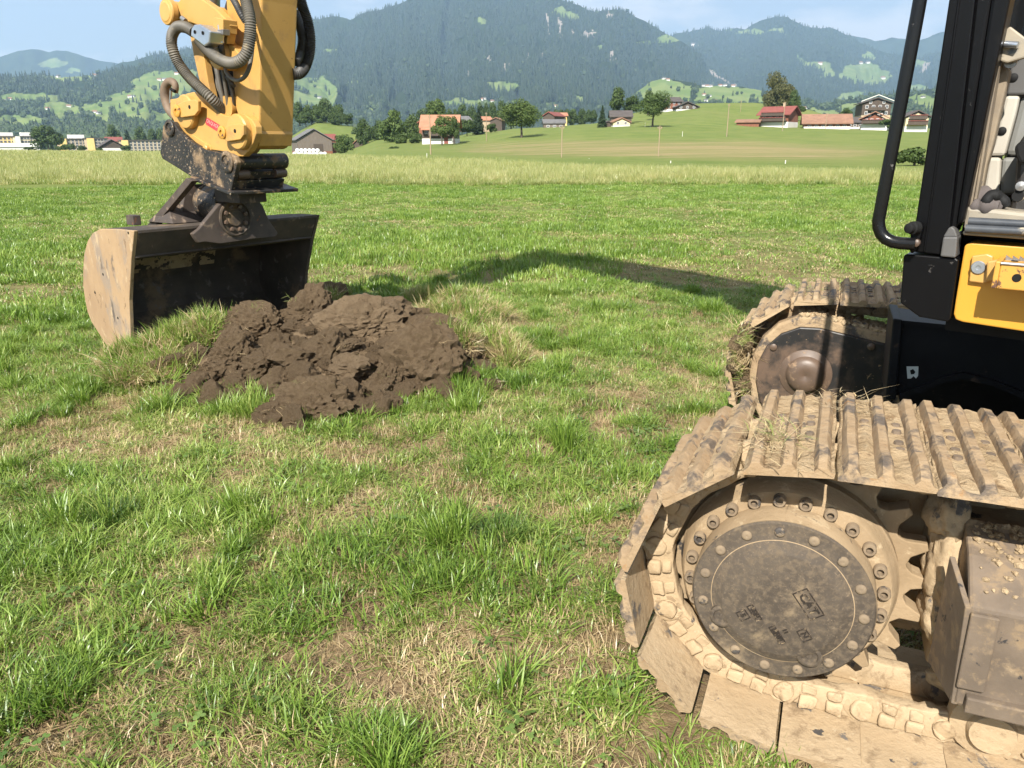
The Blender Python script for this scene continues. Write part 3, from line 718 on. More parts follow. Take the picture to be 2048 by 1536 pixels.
def shoe_mesh(seed, mats):
    r = np.random.default_rng(seed)
    bars = [.026, .098, .166]
    prof = [(.001, .040, 0), (.001, .054, 0)]
    for c in bars:
        lo, hi = c - .018, c + .018
        prev = prof[-1][0]
        k = max(1, int((lo - prev) / .012))
        for q in range(1, k): prof.append((prev + (lo - prev) * q / k, .053, 0))
        prof += [(lo, .054, 1), (c - .013, .070, 1), (c - .009, .076, 1), (c + .009, .076, 1), (c + .013, .070, 1), (hi, .054, 1)]
    prof += [(.189, .050, 0), (.192, .044, 0), (.189, .036, 0)]
    prof = np.array(prof); m = len(prof)
    ny = 25; ys = np.linspace(-.285, .285, ny)
    V = []; 
    for j, y in enumerate(ys):
        P = prof.copy()
        nz = fbm(P[:, 0] * 30 + seed * 9, np.full(m, y * 22), 3, seed) - .5
        edge = 1 if 0 < j < ny - 1 else 0
        P[:, 1] += np.where(P[:, 2] > 0, nz * .012, np.clip(nz * .040, -.002, .016)) * (P[:, 1] > .045)
        P[:, 0] += (vnoise(P[:, 1] * 60, np.full(m, y * 14) + seed * 3, seed) - .5) * .005
        yy = y + (vnoise(P[:, 0] * 40, P[:, 0] * 0 + j, seed + 4) - .5) * (.010 if not edge else .004)
        if not edge:   # worn rounded ends
            P[:, 1] -= np.where(P[:, 1] > .06, .009, 0)
        V += [(P[i, 0], yy[i], P[i, 1]) for i in range(m)]
    b = MB(); F = []; MI = []
    for j in range(ny - 1):
        for i in range(m):
            i2 = (i + 1) % m
            F.append((j * m + i, (j + 1) * m + i, (j + 1) * m + i2, j * m + i2))
            MI.append(2 if i == m - 1 else (1 if prof[i, 2] and prof[i2, 2] else 0))
    F.append(tuple(range(m))); MI.append(1); F.append(tuple(range((ny - 1) * m + m - 1, (ny - 1) * m - 1, -1))); MI.append(1)
    b.add(V, F); b.mi = MI
    for bx in (.060, .132):
        for by in (-.088, -.040, .040, .088):
            b.cyl((bx, by, .050), (bx, by, .0585), .0125, .010, 10, mi=3)
    return b.mesh('track_shoe', mats, smooth=24)
NEAR_SHOES = [shoe_mesh(s, [M['mud'], M['mud_bar'], M['mud_plate'], M['frame']]) for s in (1, 2, 3, 4)]
FAR_SHOES = [shoe_mesh(s, [M['mud_far'], M['mud_far'], M['mud_far'], M['frame']]) for s in (5, 6)]
def link_mesh(mm, seed=0):
    b = MB()
    for sgn in (-1, 1):
        y0 = sgn * .062; th = sgn * .036
        pts = []
        for an in np.linspace(pi / 2, 3 * pi / 2, 9): pts.append((.0 + .043 * math.cos(an), .043 * math.sin(an)))
        pts += [(.035, -.040), (.06, -.036), (.13, -.036), (.155, -.040)]
        for an in np.linspace(-pi / 2, pi / 2, 9): pts.append((.19 + .043 * math.cos(an), .043 * math.sin(an)))
        pts += [(.17, .038), (.02, .038)]
        b.prism([(x, y0, z) for x, z in pts], (0, th, 0))
        for px_ in (0, .19): b.cyl((px_ * 1.0, y0 + th, 0), (px_, y0 + th + sgn * .012, 0), .027, seg=20)
        for bx in (.062, .125):
            b.box((bx, y0 + th + sgn * .008, .014), (.040, .014, .036))
            b.box((bx, y0 + th + sgn * .003, -.018), (.034, .010, .026))
    me = b.mesh('track_link', mm, bevel=.005)
    bm = bmesh.new(); bm.from_mesh(me)
    bmesh.ops.subdivide_edges(bm, edges=[e for e in bm.edges if e.calc_length() > .012], cuts=1, use_grid_fill=True)
    bmesh.ops.triangulate(bm, faces=[f for f in bm.faces if len(f.verts) > 4])
    for v in bm.verts:                                     # caked mud rounds the shapes off unevenly
        q = v.co * 30 + Vector((seed * 5, 0, 0)); v.co += Vector((mnoise.noise(q), mnoise.noise(q + Vector((9, 0, 0))) * 1.6, mnoise.noise(q + Vector((0, 9, 0))))) * .0060
    bm.to_mesh(me); bm.free(); me.shade_smooth(); me.set_sharp_from_angle(angle=R(50))
    return me
LINK_NEAR = [link_mesh(M['mud_plate'], k) for k in range(4)]; LINK_FAR = [link_mesh(M['mud_far'], 9)]
def track(nc, shoes, linkm):
    root = sub_empty('crawler_track')
    n = len(PINS) - 1
    for i in range(n):
        p, q = PINS[i], PINS[i + 1]
        t2 = (q - p) / np.linalg.norm(q - p); o2 = np.array([t2[1], -t2[0]])
        X = AV * t2[0] + ZV * t2[1]; Zo = AV * o2[0] + ZV * o2[1]; Y = np.cross(Zo, X)
        P = T(p[0], nc, p[1])
        jit = random.Random(i + int(nc * 100)).uniform(-.0025, .0025)
        link('track_shoe', shoes[(i * 7 + i // 3) % len(shoes)], root, local_matrix(X, Y, Zo, P + NV * jit))
        link('track_link', linkm[i % len(linkm)], root, local_matrix(X, Y, Zo, P))
    return root
NEAR_N, FAR_N = .285, 2.335
near_track = track(NEAR_N, NEAR_SHOES, LINK_NEAR)
far_track = track(FAR_N, FAR_SHOES, LINK_FAR)

# ---------------- sprockets, idlers, final drive
def sprocket(nc, mname):
    b = MB(); teeth = 21; pts = []
    for k in range(teeth):
        a0 = 2 * pi * k / teeth + .06
        for da, rr in ((-.145, .285), (-.075, .298), (-.035, .340), (.02, .342), (.075, .298), (.125, .286)):
            pts.append((rr * math.cos(a0 + da), rr * math.sin(a0 + da)))
    b.prism([T(SA + x, nc - .026, SZ + y) for x, y in pts], NV * .052)
    return part('drive_sprocket', b, M[mname], bevel=.003)
spr = sprocket(NEAR_N, 'hub'); sprocket(FAR_N, 'mud_far')
b = MB(); b.lathe(T(SA, NEAR_N - .01, SZ), -NV, [(0.268, 0), (0.268, .05), (.262, .058), (.255, .102), (.248, .11), (.214, .113), (.214, .19), (.208, .20), (.15, .2)], 64)
hub = part('final_drive_hub', b, M['hub'], smooth=35)
bolt_me = MB().lathe((0, 0, 0), (0, 0, 1), [(.0155, 0), (.0155, .018), (.0135, .021), (.0085, .021), (.0085, .007), (0, .007)], 16).mesh('hub_bolt', M['muddy_bolt'], smooth=40)
for k in range(24):
    an = 2 * pi * k / 24 + .13
    P = T(SA + .230 * math.cos(an), NEAR_N - .01 - .1095, SZ + .230 * math.sin(an))
    link('bolt', bolt_me, hub, local_matrix(AV, ZV, -NV, P))
CN = .090
b = MB(); b.lathe(T(SA, CN, SZ), -NV, [(0.200, -.02), (0.2115, 0), (0.2115, .013), (.207, .018), (.167, .0185), (.1655, .0190), (.1635, .0195), (.140, .034), (.134, .0355), (0, .036)], 96)
for k in (0, 1, 5): b.mi[k * 96:(k + 1) * 96] = [1] * 96         # dried mud packed on the rim and in the step
cover = part('final_drive_cover', b, [M['cover'], M['hub']], smooth=35)
cb = MB().lathe((0, 0, 0), (0, 0, 1), [(.0125, -.002), (.0125, .003), (.010, .0055), (.004, .006), (0, .005)], 14).mesh('cover_bolt', M['muddy_bolt'], smooth=50)
for k in range(15):
    an = R(96) + 2 * pi * k / 15
    link('bolt', cb, cover, local_matrix(AV, ZV, -NV, T(SA + .186 * math.cos(an), CN - .018, SZ + .186 * math.sin(an))))
pl = MB().lathe((0, 0, 0), (0, 0, 1), [(.030, -.012), (.030, .012), (.026, .015), (.021, .015), (.019, .010), (.008, .010), (.006, .013), (0, .013)], 24).mesh('plug', M['cover'], smooth=40)
for x, z in ((-.148 * .89, -.148 * .455), (.148 * .535, -.148 * .845)):
    link('plug', pl, cover, local_matrix(AV, ZV, -NV, T(SA + x, CN - .0185, SZ + z)))
def text_mesh(cu, m):
    o = bpy.data.objects.new('text_source', cu); COL.objects.link(o)
    dg = bpy.context.evaluated_depsgraph_get()
    me = bpy.data.meshes.new_from_object(o.evaluated_get(dg)); bpy.data.objects.remove(o)
    me.materials.clear(); me.materials.append(m); return me
def emboss(txt, x, z, size, ang, box=None, depth=.0022):
    cu = bpy.data.curves.new('embossed_mark', 'FONT'); cu.body = txt; cu.size = size; cu.extrude = depth; cu.offset = .0006
    cu.align_x = 'CENTER'; cu.align_y = 'CENTER'; cu.resolution_u = 2
    c, s = math.cos(R(ang)), math.sin(R(ang))
    X = AV * c + ZV * s; Y = -AV * s + ZV * c
    P = T(SA + x, CN - .0362, SZ + z)
    link('embossed_mark', text_mesh(cu, M['cover_raised']), cover, local_matrix(X, Y, -NV, P))
    if box:
        bw, bh = box; fr = MB(); t = .0022
        for cx_, cy_, sx, sy in ((0, bh / 2, bw + t, t), (0, -bh / 2, bw + t, t), (-bw / 2, 0, t, bh - t), (bw / 2, 0, t, bh - t)):
            fr.box((cx_, cy_, 0), (sx, sy, .0040))
        link('embossed_frame', fr.mesh('embossed_frame', M['cover_raised'], bevel=.0006), cover, local_matrix(X, Y, -NV, P))
emboss('CAT', .0624, .0198, .030, -53, (.075, .036))
emboss('BEVER', .0015, -.081, .0135, -53, (.049, .0145))
emboss('11', .0185, -.066, .014, -53)
emboss('N', .0624, -.0654, .020, -53, (.030, .022))
emboss('VHN', -.056, -.0335, .0135, -53, (.043, .0145))
emboss('5', -.082, -.047, .018, -53, (.024, .024))
for nc, mm in ((NEAR_N, 'mud_plate'), (FAR_N, 'mud_far')):
    b = MB(); b.lathe(T(IDLER_A, nc - .12, SZ), NV, [(0, 0), (.24, 0), (.27, .02), (.275, .06), (.29, .07), (.29, .17), (.275, .18), (.27, .22), (.24, .24), (0, .24)], 40)
    part('idler_wheel', b, M[mm], smooth=35)
    for a_ in (.42, .80, 1.18, 1.56, 1.94, 2.32, 2.70):
        b = MB(); b.lathe(T(a_, nc - .14, .132), NV, [(0, 0), (.05, 0), (.055, .02), (.088, .03), (.09, .07), (.075, .08), (.075, .20), (.09, .21), (.088, .25), (.055, .26), (.05, .28), (0, .28)], 24)
        part('track_roller', b, M[mm], smooth=35)
# ---------------- track frames
a0, a1 = .292, 3.02
b = MB()
sec = [(.035, .272), (.035, .525), (.14, .598), (.25, .640), (.25, .25), (.20, .255)]
E0 = [TP(1935, 1215, .035), TP(1906, 1408, .035), TP(1859, 1322, .2), TP(1903, 1112, .14)]
F0 = [T(a0 + .004, n, z) for n, z in sec]
b.prism(F0, AV * (a1 - a0))
fr = part('track_frame', b, M['frame'], bevel=.008)
b = MB(); b.prism([E0[0] - AV * .004, E0[1] - AV * .004, E0[2] - AV * .004, E0[3] - AV * .004], AV * .012)
part('end_plate', b, M['frame'], fr, bevel=.002)
b = MB(); b.box(T((a0 + a1) / 2 + .02, .028, .291), (a1 - a0 - .02, .026, .04), np.stack([AV, NV, ZV])); part('lower_flange', b, M['frame'], fr, bevel=.004)
b = MB(); b.box(T(a0 + .035, .0285, .42), (.055, .012, .19), np.stack([AV, NV, ZV])); part('edge_strip', b, M['frame'], fr, bevel=.004)
b = MB(); b.box(T((a0 + a1) / 2 - .04, .325, .42), (a1 - a0 - .04, .148, .40), np.stack([AV, NV, ZV])); part('frame_core', b, M['hub'], fr, bevel=.01)
b = MB(); b.box(T(1.65, FAR_N - .02, .42), (2.9, .3, .38), np.stack([AV, NV, ZV])); part('track_frame', b, M['dark_beam'], bevel=.01)
b = MB(); b.box(T(.13, .44, .45), (.56, .14, .46), np.stack([AV, NV, ZV])); part('motor_bracket', b, M['hub'], fr, bevel=.03)
def mud_lump(P, r, seed, m='mud_plate', parent=None):
    bm = bmesh.new(); bmesh.ops.create_icosphere(bm, subdivisions=4, radius=1)
    for v in bm.verts:
        q = v.co.copy(); k = 1 + .25 * mnoise.noise(q * 1.7 + Vector((seed, 0, 0))) + .12 * mnoise.noise(q * 5 + Vector((seed, 0, 0))) + .05 * mnoise.noise(q * 14 + Vector((0, seed, 0))) - .16 * max(0, .1 - abs(mnoise.noise(q * 2.6 + Vector((0, 0, seed))))) / .1
        v.co = Vector((q.x * r[0] * k, q.y * r[1] * k, q.z * r[2] * k))
    me = bpy.data.meshes.new('mud_lump'); bm.to_mesh(me); bm.free(); me.shade_smooth(); me.materials.append(M[m])
    link('mud_lump', me, parent or fr, local_matrix(AV, NV, ZV, P))
mud_lump(T(.285, .30, .50), (.06, .10, .14), 3); mud_lump(T(.29, .28, .37), (.05, .09, .09), 8); mud_lump(T(.27, .31, .62), (.05, .09, .07), 5); mud_lump(T(.42, .27, .20), (.14, .08, .06), 6)
# loose crumbs of dried mud lying on the sloping frame top and on the shoes
def pebble(seed, r, m, name='pebble'):
    bm = bmesh.new(); bmesh.ops.create_icosphere(bm, subdivisions=1, radius=r)
    rr = random.Random(seed)
    for v in bm.verts: v.co *= rr.uniform(.65, 1.2); v.co.z *= .75
    me = bpy.data.meshes.new(name); bm.to_mesh(me); bm.free(); me.materials.append(m); return me
cr = MB(); rr = random.Random(5)
def crumb(P, r):
    bm = bmesh.new(); bmesh.ops.create_icosphere(bm, subdivisions=1, radius=r)
    V = [np.array(v.co) * rr.uniform(.6, 1.25) * np.array([1, 1, .7]) + P for v in bm.verts]
    cr.add(V, [tuple(v.index for v in f.verts) for f in bm.faces]); bm.free()
for _ in range(900):
    a_ = a0 + .02 + rr.random() * 1.1; n_ = .05 + .19 * rr.random() ** .7
    z_ = np.interp(n_, [.035, .14, .25], [.525, .598, .640])
    if rr.random() > np.interp(n_, [.05, .11, .24], [.12, .6, 1]): continue
    crumb(T(a_, n_, z_ + .002), rr.choice([.004, .006, .006, .009, .012]))
part('mud_crumbs', cr, M['mud'], fr, kind='stuff')

for px, py, r_, k_ in ((1482, 690, .055, 11), (1474, 728, .05, 12), (1486, 765, .045, 13), (1492, 664, .04, 14)):
    mud_lump(TP(px, py, FAR_N - .27), (r_, r_ * .8, r_ * 1.1), k_, 'soil', far_track)
# ---------------- far side: travel motor guard, carbody beam
MN = 2.03
out = [(1785, 692), (1740, 681), (1690, 669), (1640, 657), (1600, 655), (1562, 668), (1532, 694), (1516, 724), (1511, 760), (1518, 800), (1545, 850), (1600, 880), (1785, 880)]
b = MB(); b.prism([TP(x, y, MN) for x, y in out], NV * .10)
mg = part('motor_guard', b, M['motor'], bevel=.006)
rim = [(1800, 672), (1740, 660), (1690, 648), (1640, 633), (1600, 632), (1556, 648), (1522, 680), (1503, 716), (1497, 760), (1504, 805), (1530, 860), (1600, 900), (1800, 900)]
b = MB(); b.prism([TP(x, y, MN + .02) for x, y in rim], NV * .22); part('guard_rim', b, M['mud_far'], mg, bevel=.012)
b = MB(); c_ = TP(1611, 748, MN); b.lathe(c_, -NV, [(.118, -.01), (.116, .004), (.098, .010), (.088, .014), (.080, .030), (.066, .040), (.040, .046), (.022, .044), (0, .038)], 48)
part('hub_boss', b, M['boss'], mg, smooth=40)
b = MB()
for x, y in ((1547, 694), (1742, 693)): b.lathe(TP(x, y, MN), -NV, [(.016, -.004), (.016, .008), (.010, .011), (0, .011)], 12)
part('guard_bolt', b, M['boss'], mg, smooth=40)
cr = MB()
for _ in range(420):
    u = rr.random(); x = 1600 + 190 * u; y = np.interp(x, [1600, 1640, 1690, 1740, 1800], [632, 633, 648, 660, 672])
    crumb(TP(x, y, MN + .03) + NV * rr.random() * .19 + ZV * .004, rr.choice([.006, .009, .012, .018]))
part('mud_crumbs', cr, M['mud_plate'], mg, kind='stuff')
BN = 1.45
top = [(1796, 642), (1850, 650), (2048, 668), (2420, 702)]
arch = [(2420, 860), (2200, 830), (2048, 790), (1985, 764), (1925, 750), (1880, 760), (1845, 776), (1800, 790), (1782, 795)]
b = MB(); b.prism([TP(x, y, BN) for x, y in top + arch], NV * .28)
beam = part('carbody_beam', b, M['dark_beam'], bevel=.006)
b = MB(); b.prism([TP(x, y, BN - .03) for x, y in [(1786, 637), (1806, 640), (1800, 700), (1792, 800), (1770, 800), (1780, 700)]], NV * .3); part('end_rib', b, M['dark_beam'], beam, bevel=.006)
b = MB()
lip = [TP(x, y, BN - .03) for x, y in [(1800, 788), (1845, 773), (1880, 757), (1925, 746), (1985, 760), (2048, 786), (2200, 826), (2420, 856)]]
for p, q in zip(lip[:-1], lip[1:]): b.prism([p, q, q - ZV * .022, p - ZV * .022], NV * .26)
part('arch_lip', b, M['dark_beam'], beam)
b = MB(); b.prism([TP(x, y, BN - .02) for x, y in [(1796, 640), (2420, 700), (2420, 708), (1796, 648)]], NV * .2); part('top_flange', b, M['dark_beam'], beam)
st = [(1813, 733), (1837, 733), (1836, 752), (1832, 757), (1827, 752), (1822, 757), (1815, 757)]
b = MB(); b.prism([TP(x, y, BN - .0015) for x, y in st], NV * .002); stk = part('sticker', b, M['sticker_white'], beam)
b = MB(); b.prism([TP(x, y, BN - .0025) for x, y in [(1820, 741), (1826, 738), (1831, 744), (1828, 748), (1822, 749)]], NV * .001); part('printed_mark', b, M['rubber'], beam)
b = MB(); b.box(T(1.75, 1.31, .52), (1.5, 1.75, .3), np.stack([AV, NV, ZV])); part('carbody', b, M['dark_beam'], bevel=.02)
b = MB(); b.cyl(CENTRE + ZV * .67, CENTRE + ZV * .98, .52, seg=40); part('swing_ring', b, M['dark_beam'], smooth=40)

# ---------------- cab and upper body
cab = sub_empty('cab')
def cprism(poly, off, depth, name, m, bevel=.004, label=None, smooth=None, parent=None):
    b = MB(); b.prism([CBP(x, y, off) for x, y in poly], WV * depth); return part(name, b, m, parent or cab, bevel, smooth, label)
def up(p, q, k):   # continue the edge p->q in the photo to k times its length in space
    return p + (q - p) * k
def pillar(name, L0, L1, R0, R1, off, depth, parent=None, bevel=.02, m='black'):
    lb, lt, rb, rt = CBP(*L0, off), CBP(*L1, off), CBP(*R0, off), CBP(*R1, off)
    zt = 2.86
    k1 = (zt - lb[2]) / (lt[2] - lb[2]); k2 = (zt - rb[2]) / (rt[2] - rb[2])
    b = MB(); b.prism([lb, rb, up(rb, rt, k2), up(lb, lt, k1)], WV * depth)
    return part(name, b, M[m], parent or cab, bevel)
fp = pillar('front_pillar', (1822, 503), (1898, 0), (1893, 512), (1950, 0), 0.0, .16, bevel=.022)
pillar('pillar_rib', (1890, 500), (1946, 0), (1914, 455), (1985, 0), .014, .10, fp, .012)
pillar('pillar_rib', (1912, 452), (1982, 0), (1927, 445), (2020, 0), .004, .09, fp, .012)
pillar('pillar_groove', (1846, 503), (1915, 0), (1850, 503), (1920, 0), -.004, .02, fp, .002)
for x0_, x1_ in ((1936, 2008), (1943, 2014)):
    pillar('door_seal', (x0_, 425), (x1_, 0), (x0_ + 6, 425), (x1_ + 6, 0), .05, .05, fp, .004, 'seal')
cprism([(1807, 512), (1812, 508), (1912, 517), (1917, 521), (1900, 640), (1896, 644), (1838, 634), (1800, 606)], -.012, .55, 'corner_cover', M['black'], .014)
cprism([(1886, 474), (1915, 474), (1911, 516), (1880, 513)], -.022, .07, 'pillar_foot', M['darktrim'], .004)
cprism([(1897, 456), (1903, 453), (1909, 458), (1915, 474), (1886, 474)], -.012, .05, 'pillar_foot', M['darktrim'], .003)
# handrail
hr_off = -.045
pts = [CBP(1862, -140, hr_off), CBP(1840, 0, hr_off), CBP(1800, 215, hr_off), CBP(1761, 420, hr_off), CBP(1757, 447, hr_off), CBP(1762, 467, hr_off), CBP(1776, 480, hr_off), CBP(1797, 486, hr_off), CBP(1832, 488, hr_off)]
pts = np.vstack([[up(pts[2], pts[0], 2.2)], pts])
b = MB(); b.tube(spline(pts, 70), .0165, 14); hr = part('handrail', b, M['black_gloss'], cab, smooth=60)
bp = [(1822, 452), (1830, 444), (1840, 446), (1845, 455), (1842, 470), (1834, 500), (1822, 508), (1818, 500)]
b = MB(); b.prism([CBP(x, y, hr_off + .01) for x, y in bp], WV * .03); part('rail_bracket', b, M['black'], hr, bevel=.004)
c_ = CBP(1828, 456, hr_off); b = MB(); b.lathe(c_, -WV - GV * .5, [(.017, -.01), (.017, .008), (.013, .010), (.013, .022), (.009, .024), (0, .024)], 14); part('rubber_stop', b, M['rubber'], hr, smooth=40)
c_ = CBP(1832, 486, hr_off); b = MB(); b.lathe(c_, -WV, [(.010, -.01), (.010, .006), (.006, .009), (0, .009)], 12); part('rail_bolt', b, M['boss'], hr, smooth=40)
# yellow panel below the door with the folding step
yp = [(1929, 492), (1934, 488), (1944, 486), (2048, 494), (2330, 516), (2330, 704), (2048, 663), (1925, 644), (1911, 639), (1907, 628), (1911, 600)]
panel = cprism(yp, .005, .10, 'step_panel', M['yellow_clean'], .014)
sb = [(1944, 512), (1974, 508), (1986, 513), (1980, 562), (1968, 567), (1938, 563)]
cprism(sb, -.010, .02, 'step_bracket', M['yellow'], .003, parent=panel)
b = MB(); b.prism([CBP(x, y, -.012) for x, y in [(1976, 521), (2008, 516), (2004, 562), (1974, 560)]], -WV * .02); part('step_arm', b, M['yellow'], panel, .004)
c_ = CBP(1957, 535, -.010); b = MB(); b.lathe(c_, -WV, [(.017, -.002), (.017, .003), (.015, .005), (.006, .005), (.006, .002), (0, .002)], 24); part('panel_bolt', b, M['alu'], panel, smooth=35)
# step: box tread standing out from the panel
s0, s1 = CBP(2008, 534, -.012), CBP(2330, 560, -.012)
def stp(pa, pb, poly, name, m, bv=.003):   # profile (out, up) extruded along the panel
    ax = (pb - pa); b = MB(); b.prism([pa - WV * o_ + ZV * u_ for o_, u_ in poly], ax); return part(name, b, m, panel, bv)
stp(s0, s1, [(.0, .022), (.08, .022), (.08, .015), (.0, .015)], 'step_tread', M['yellow_chipped'])
stp(s0, s1, [(.078, .020), (.090, .020), (.090, -.042), (.078, -.042)], 'step_lip', M['yellow_chipped'])
b = MB(); nt_ = 22
for k in range(nt_):
    p = s0 + (s1 - s0) * (k + .2) / nt_
    b.prism([p - WV * .030 + ZV * .022, p - WV * .030 + ZV * .034, p - WV * .030 + ZV * .022 + GV * .02], -WV * .006)
part('step_teeth', b, M['steel'], panel)
b = MB(); b.tube([s0 - WV * .090 + ZV * .020, s1 - WV * .090 + ZV * .020], .004, 8); part('worn_edge', b, M['steel'], panel)
b = MB(); b.prism([s0 - WV * .0 + ZV * .026, s0 - WV * .090 + ZV * .024, s0 - WV * .090 - ZV * .042, s0 - ZV * .042], -GV * .012); part('step_cheek', b, M['yellow_chipped'], panel, .003)
b = MB()
for k in range(8):
    for j in range(2):
        p = s0 + (s1 - s0) * (k + .4 + .25 * j) / 8.5 - WV * (.02 + .03 * j) + ZV * .0225
        b.cyl(p - ZV * .001, p + ZV * .0012, .008, seg=10)
part('tread_hole', b, M['rubber'], panel)
for k in range(3):
    p = s0 + (s1 - s0) * (.12 + .3 * k) - WV * .090 - ZV * .012
    b = MB(); b.cyl(p + WV * .002, p - WV * .0012, .010, seg=12); part('lip_hole', b, M['rubber'], panel)
# black box standing in for the shadow gap behind the panel edge
cprism([(1905, 470), (2330, 500), (2330, 720), (1890, 660)], .16, .3, 'gap_shade_box', M['rubber'], None)
# door opening: sill, rails, trims
cprism([(1931, 412), (2330, 455), (2330, 492), (2048, 474), (1925, 462)], .03, .34, 'door_sill', M['sill'], .01)
for ya, yb, of in ((438, 449, -.004), (452, 464, -.022)):
    b = MB(); p0 = CBP(1937 if ya < 445 else 1931, (ya + yb) / 2 - 1, of); p1 = CBP(2330, (ya + yb) / 2 + 20, of); b.tube([p0, p0 + (p1 - p0) * .05, p1], .0105, 12); part('sill_rail', b, M['sillrail'], cab, smooth=50)
cprism([(1925, 462), (2330, 490), (2330, 500), (1925, 470)], -.01, .05, 'sill_edge', M['sill'], .004)
cprism([(2003, 120), (2020, 142), (1986, 290), (1974, 330), (1961, 400), (1935, 412)], .11, .05, 'inner_seal', M['seal'], .006)
cprism([(2020, 138), (2062, 95), (2062, 190), (2012, 190)], .22, .05, 'upper_trim', M['darktrim'], .006)
cprism([(2011, 191), (2040, 191), (2031, 230), (2009, 312), (1974, 312), (1986, 288)], .22, .06, 'side_trim', M['beige'], .008)
cprism([(2041, 191), (2120, 191), (2120, 312), (2010, 312), (2032, 230)], .235, .06, 'console_trim', M['greytrim'], .014)
cprism([(1976, 315), (2002, 315), (1997, 392), (1965, 392)], .22, .06, 'side_trim', M['beige'], .008)
cprism([(2004, 315), (2120, 315), (2120, 388), (1998, 388)], .235, .06, 'console_trim', M['greytrim'], .01)
cprism([(1940, 390), (2330, 390), (2330, 470), (1930, 440)], .36, .04, 'foot_plate', M['seal'], None)
for x, y in ((2027, 155), (2004, 262)):
    b = MB(); b.lathe(CBP(x, y, .22), -WV, [(.011, -.002), (.011, .003), (.005, .007), (0, .007)], 14); part('trim_rivet', b, M['rubber'], cab, smooth=40)
cprism([(2034, 290), (2062, 250), (2330, 250), (2330, 470), (2019, 425), (2030, 365)], .12, .35, 'seat_base', M['black_worn'], .012)
b = MB(); b.lathe(CBP(2036, 392, .12), -WV, [(.014, -.001), (.014, .002), (0, .002)], 14); part('seat_bolt', b, M['rubber'], cab)
b = MB(); b.lathe(CBP(2042, 372, .12), -WV, [(.012, -.002), (.012, .01), (0, .012)], 12); part('seat_bolt', b, M['steel'], cab)
cprism([(2028, 293), (2048, 276), (2062, 284), (2062, 318), (2040, 330), (2031, 312)], .06, .06, 'seat_lever', M['rubber'], .008)
cprism([(2008, 62), (2020, 52), (2062, 84), (2062, 112), (2014, 126), (2000, 122)], .06, .02, 'lock_plate', M['sill'], .004)
b = MB(); b.tube([CBP(2010, 88, .05), CBP(2036, 90, .045)], .008, 10); part('lock_pin', b, M['alu'], cab, smooth=50)
b = MB(); b.lathe(CBP(2022, 125, .10), -WV, [(.014, 0), (.014, .012), (.006, .012), (.006, .004), (0, .004)], 14); part('lock_bolt', b, M['steel'], cab, smooth=40)
for y in (345, 362):
    cprism([(1955, y), (1964, y), (1962, y + 8), (1952, y + 8)], .095, .03, 'latch', M['sill'], .002)
# a crumpled cloth lies on the floor behind the sill
cl = tag(empty('crumpled_cloth', CBP(1972, 410, .10)), 'crumpled grey brown cloth lying on the sill of the cab door opening', 'cloth')
def cloth_piece(name, pts, r, sx, m):
    b = MB(); b.tube(spline([np.array(p) - np.array(cl.location) for p in pts], 26), r, 10, taper=.75 + .45 * np.sin(np.linspace(.2, 2.9, 26)) + .12 * np.sin(np.linspace(0, 17, 26)))
    link(name, b.mesh(name, m, smooth=70), cl)
cloth_piece('fold', [CBP(1940, 405, .09), CBP(1955, 396, .10), CBP(1968, 399, .12), CBP(1980, 410, .10)], .026, 1, M['cloth'])
cloth_piece('fold', [CBP(1943, 409, .05), CBP(1955, 414, .05), CBP(1975, 413, .05), CBP(1992, 414, .06), CBP(2004, 418, .06)], .020, 1, M['cloth'])
cloth_piece('fold', [CBP(1972, 410, .04), CBP(1975, 398, .04), CBP(1984, 391, .05), CBP(2000, 396, .06), CBP(2010, 408, .06), CBP(2014, 414, .06)], .013, 1, M['rubber'])
# rest of the cab and the body, beyond the picture edge
def cbox(name, g0, g1, w0, w1, z0, z1, m, parent=cab, bv=.03):
    P = CO + GV * (g0 + g1) / 2 + WV * (w0 + w1) / 2; P = np.array([P[0], P[1], (z0 + z1) / 2])
    b = MB(); b.box(P, (g1 - g0, w1 - w0, z1 - z0), np.stack([GV, WV, ZV])); return part(name, b, m, parent, bv)
cbox('roof', -.02, 1.72, .0, .80, 2.84, 2.95, M['black'])
cbox('rear_pillar', 1.58, 1.72, .0, .10, 1.05, 2.84, M['black'])
cbox('rear_wall', 1.66, 1.72, .1, .80, 1.05, 2.84, M['black'])
cbox('far_pillar', -.02, .10, .70, .80, 1.05, 2.84, M['black'])
cbox('far_wall', .12, 1.6, .74, .78, 1.05, 1.75, M['darktrim'])
cbox('windscreen', -.03, -.022, .16, .70, 1.12, 2.84, M['glass'], bv=None)
cbox('seat', .85, 1.35, .36, .74, 1.20, 1.50, M['rubber'], bv=.05)
cbox('seat_back', 1.25, 1.40, .36, .74, 1.50, 2.15, M['rubber'], bv=.05)
cbox('floor', .0, 1.7, .10, .80, 1.02, 1.08, M['dark_beam'])
body = cbox('engine_house', 1.8, 3.6, -.02, 2.4, 1.05, 2.05, M['yellow_clean'], ex, .06)
cbox('counterweight', 3.6, 4.15, .1, 2.3, 1.05, 2.0, M['black'], ex, .12)
cbox('revolving_frame', .3, 3.6, .25, 2.1, .95, 1.05, M['dark_beam'], ex, .02)
cbox('tank_housing', .2, 1.7, 1.55, 2.4, 1.05, 1.75, M['yellow_clean'], ex, .06)

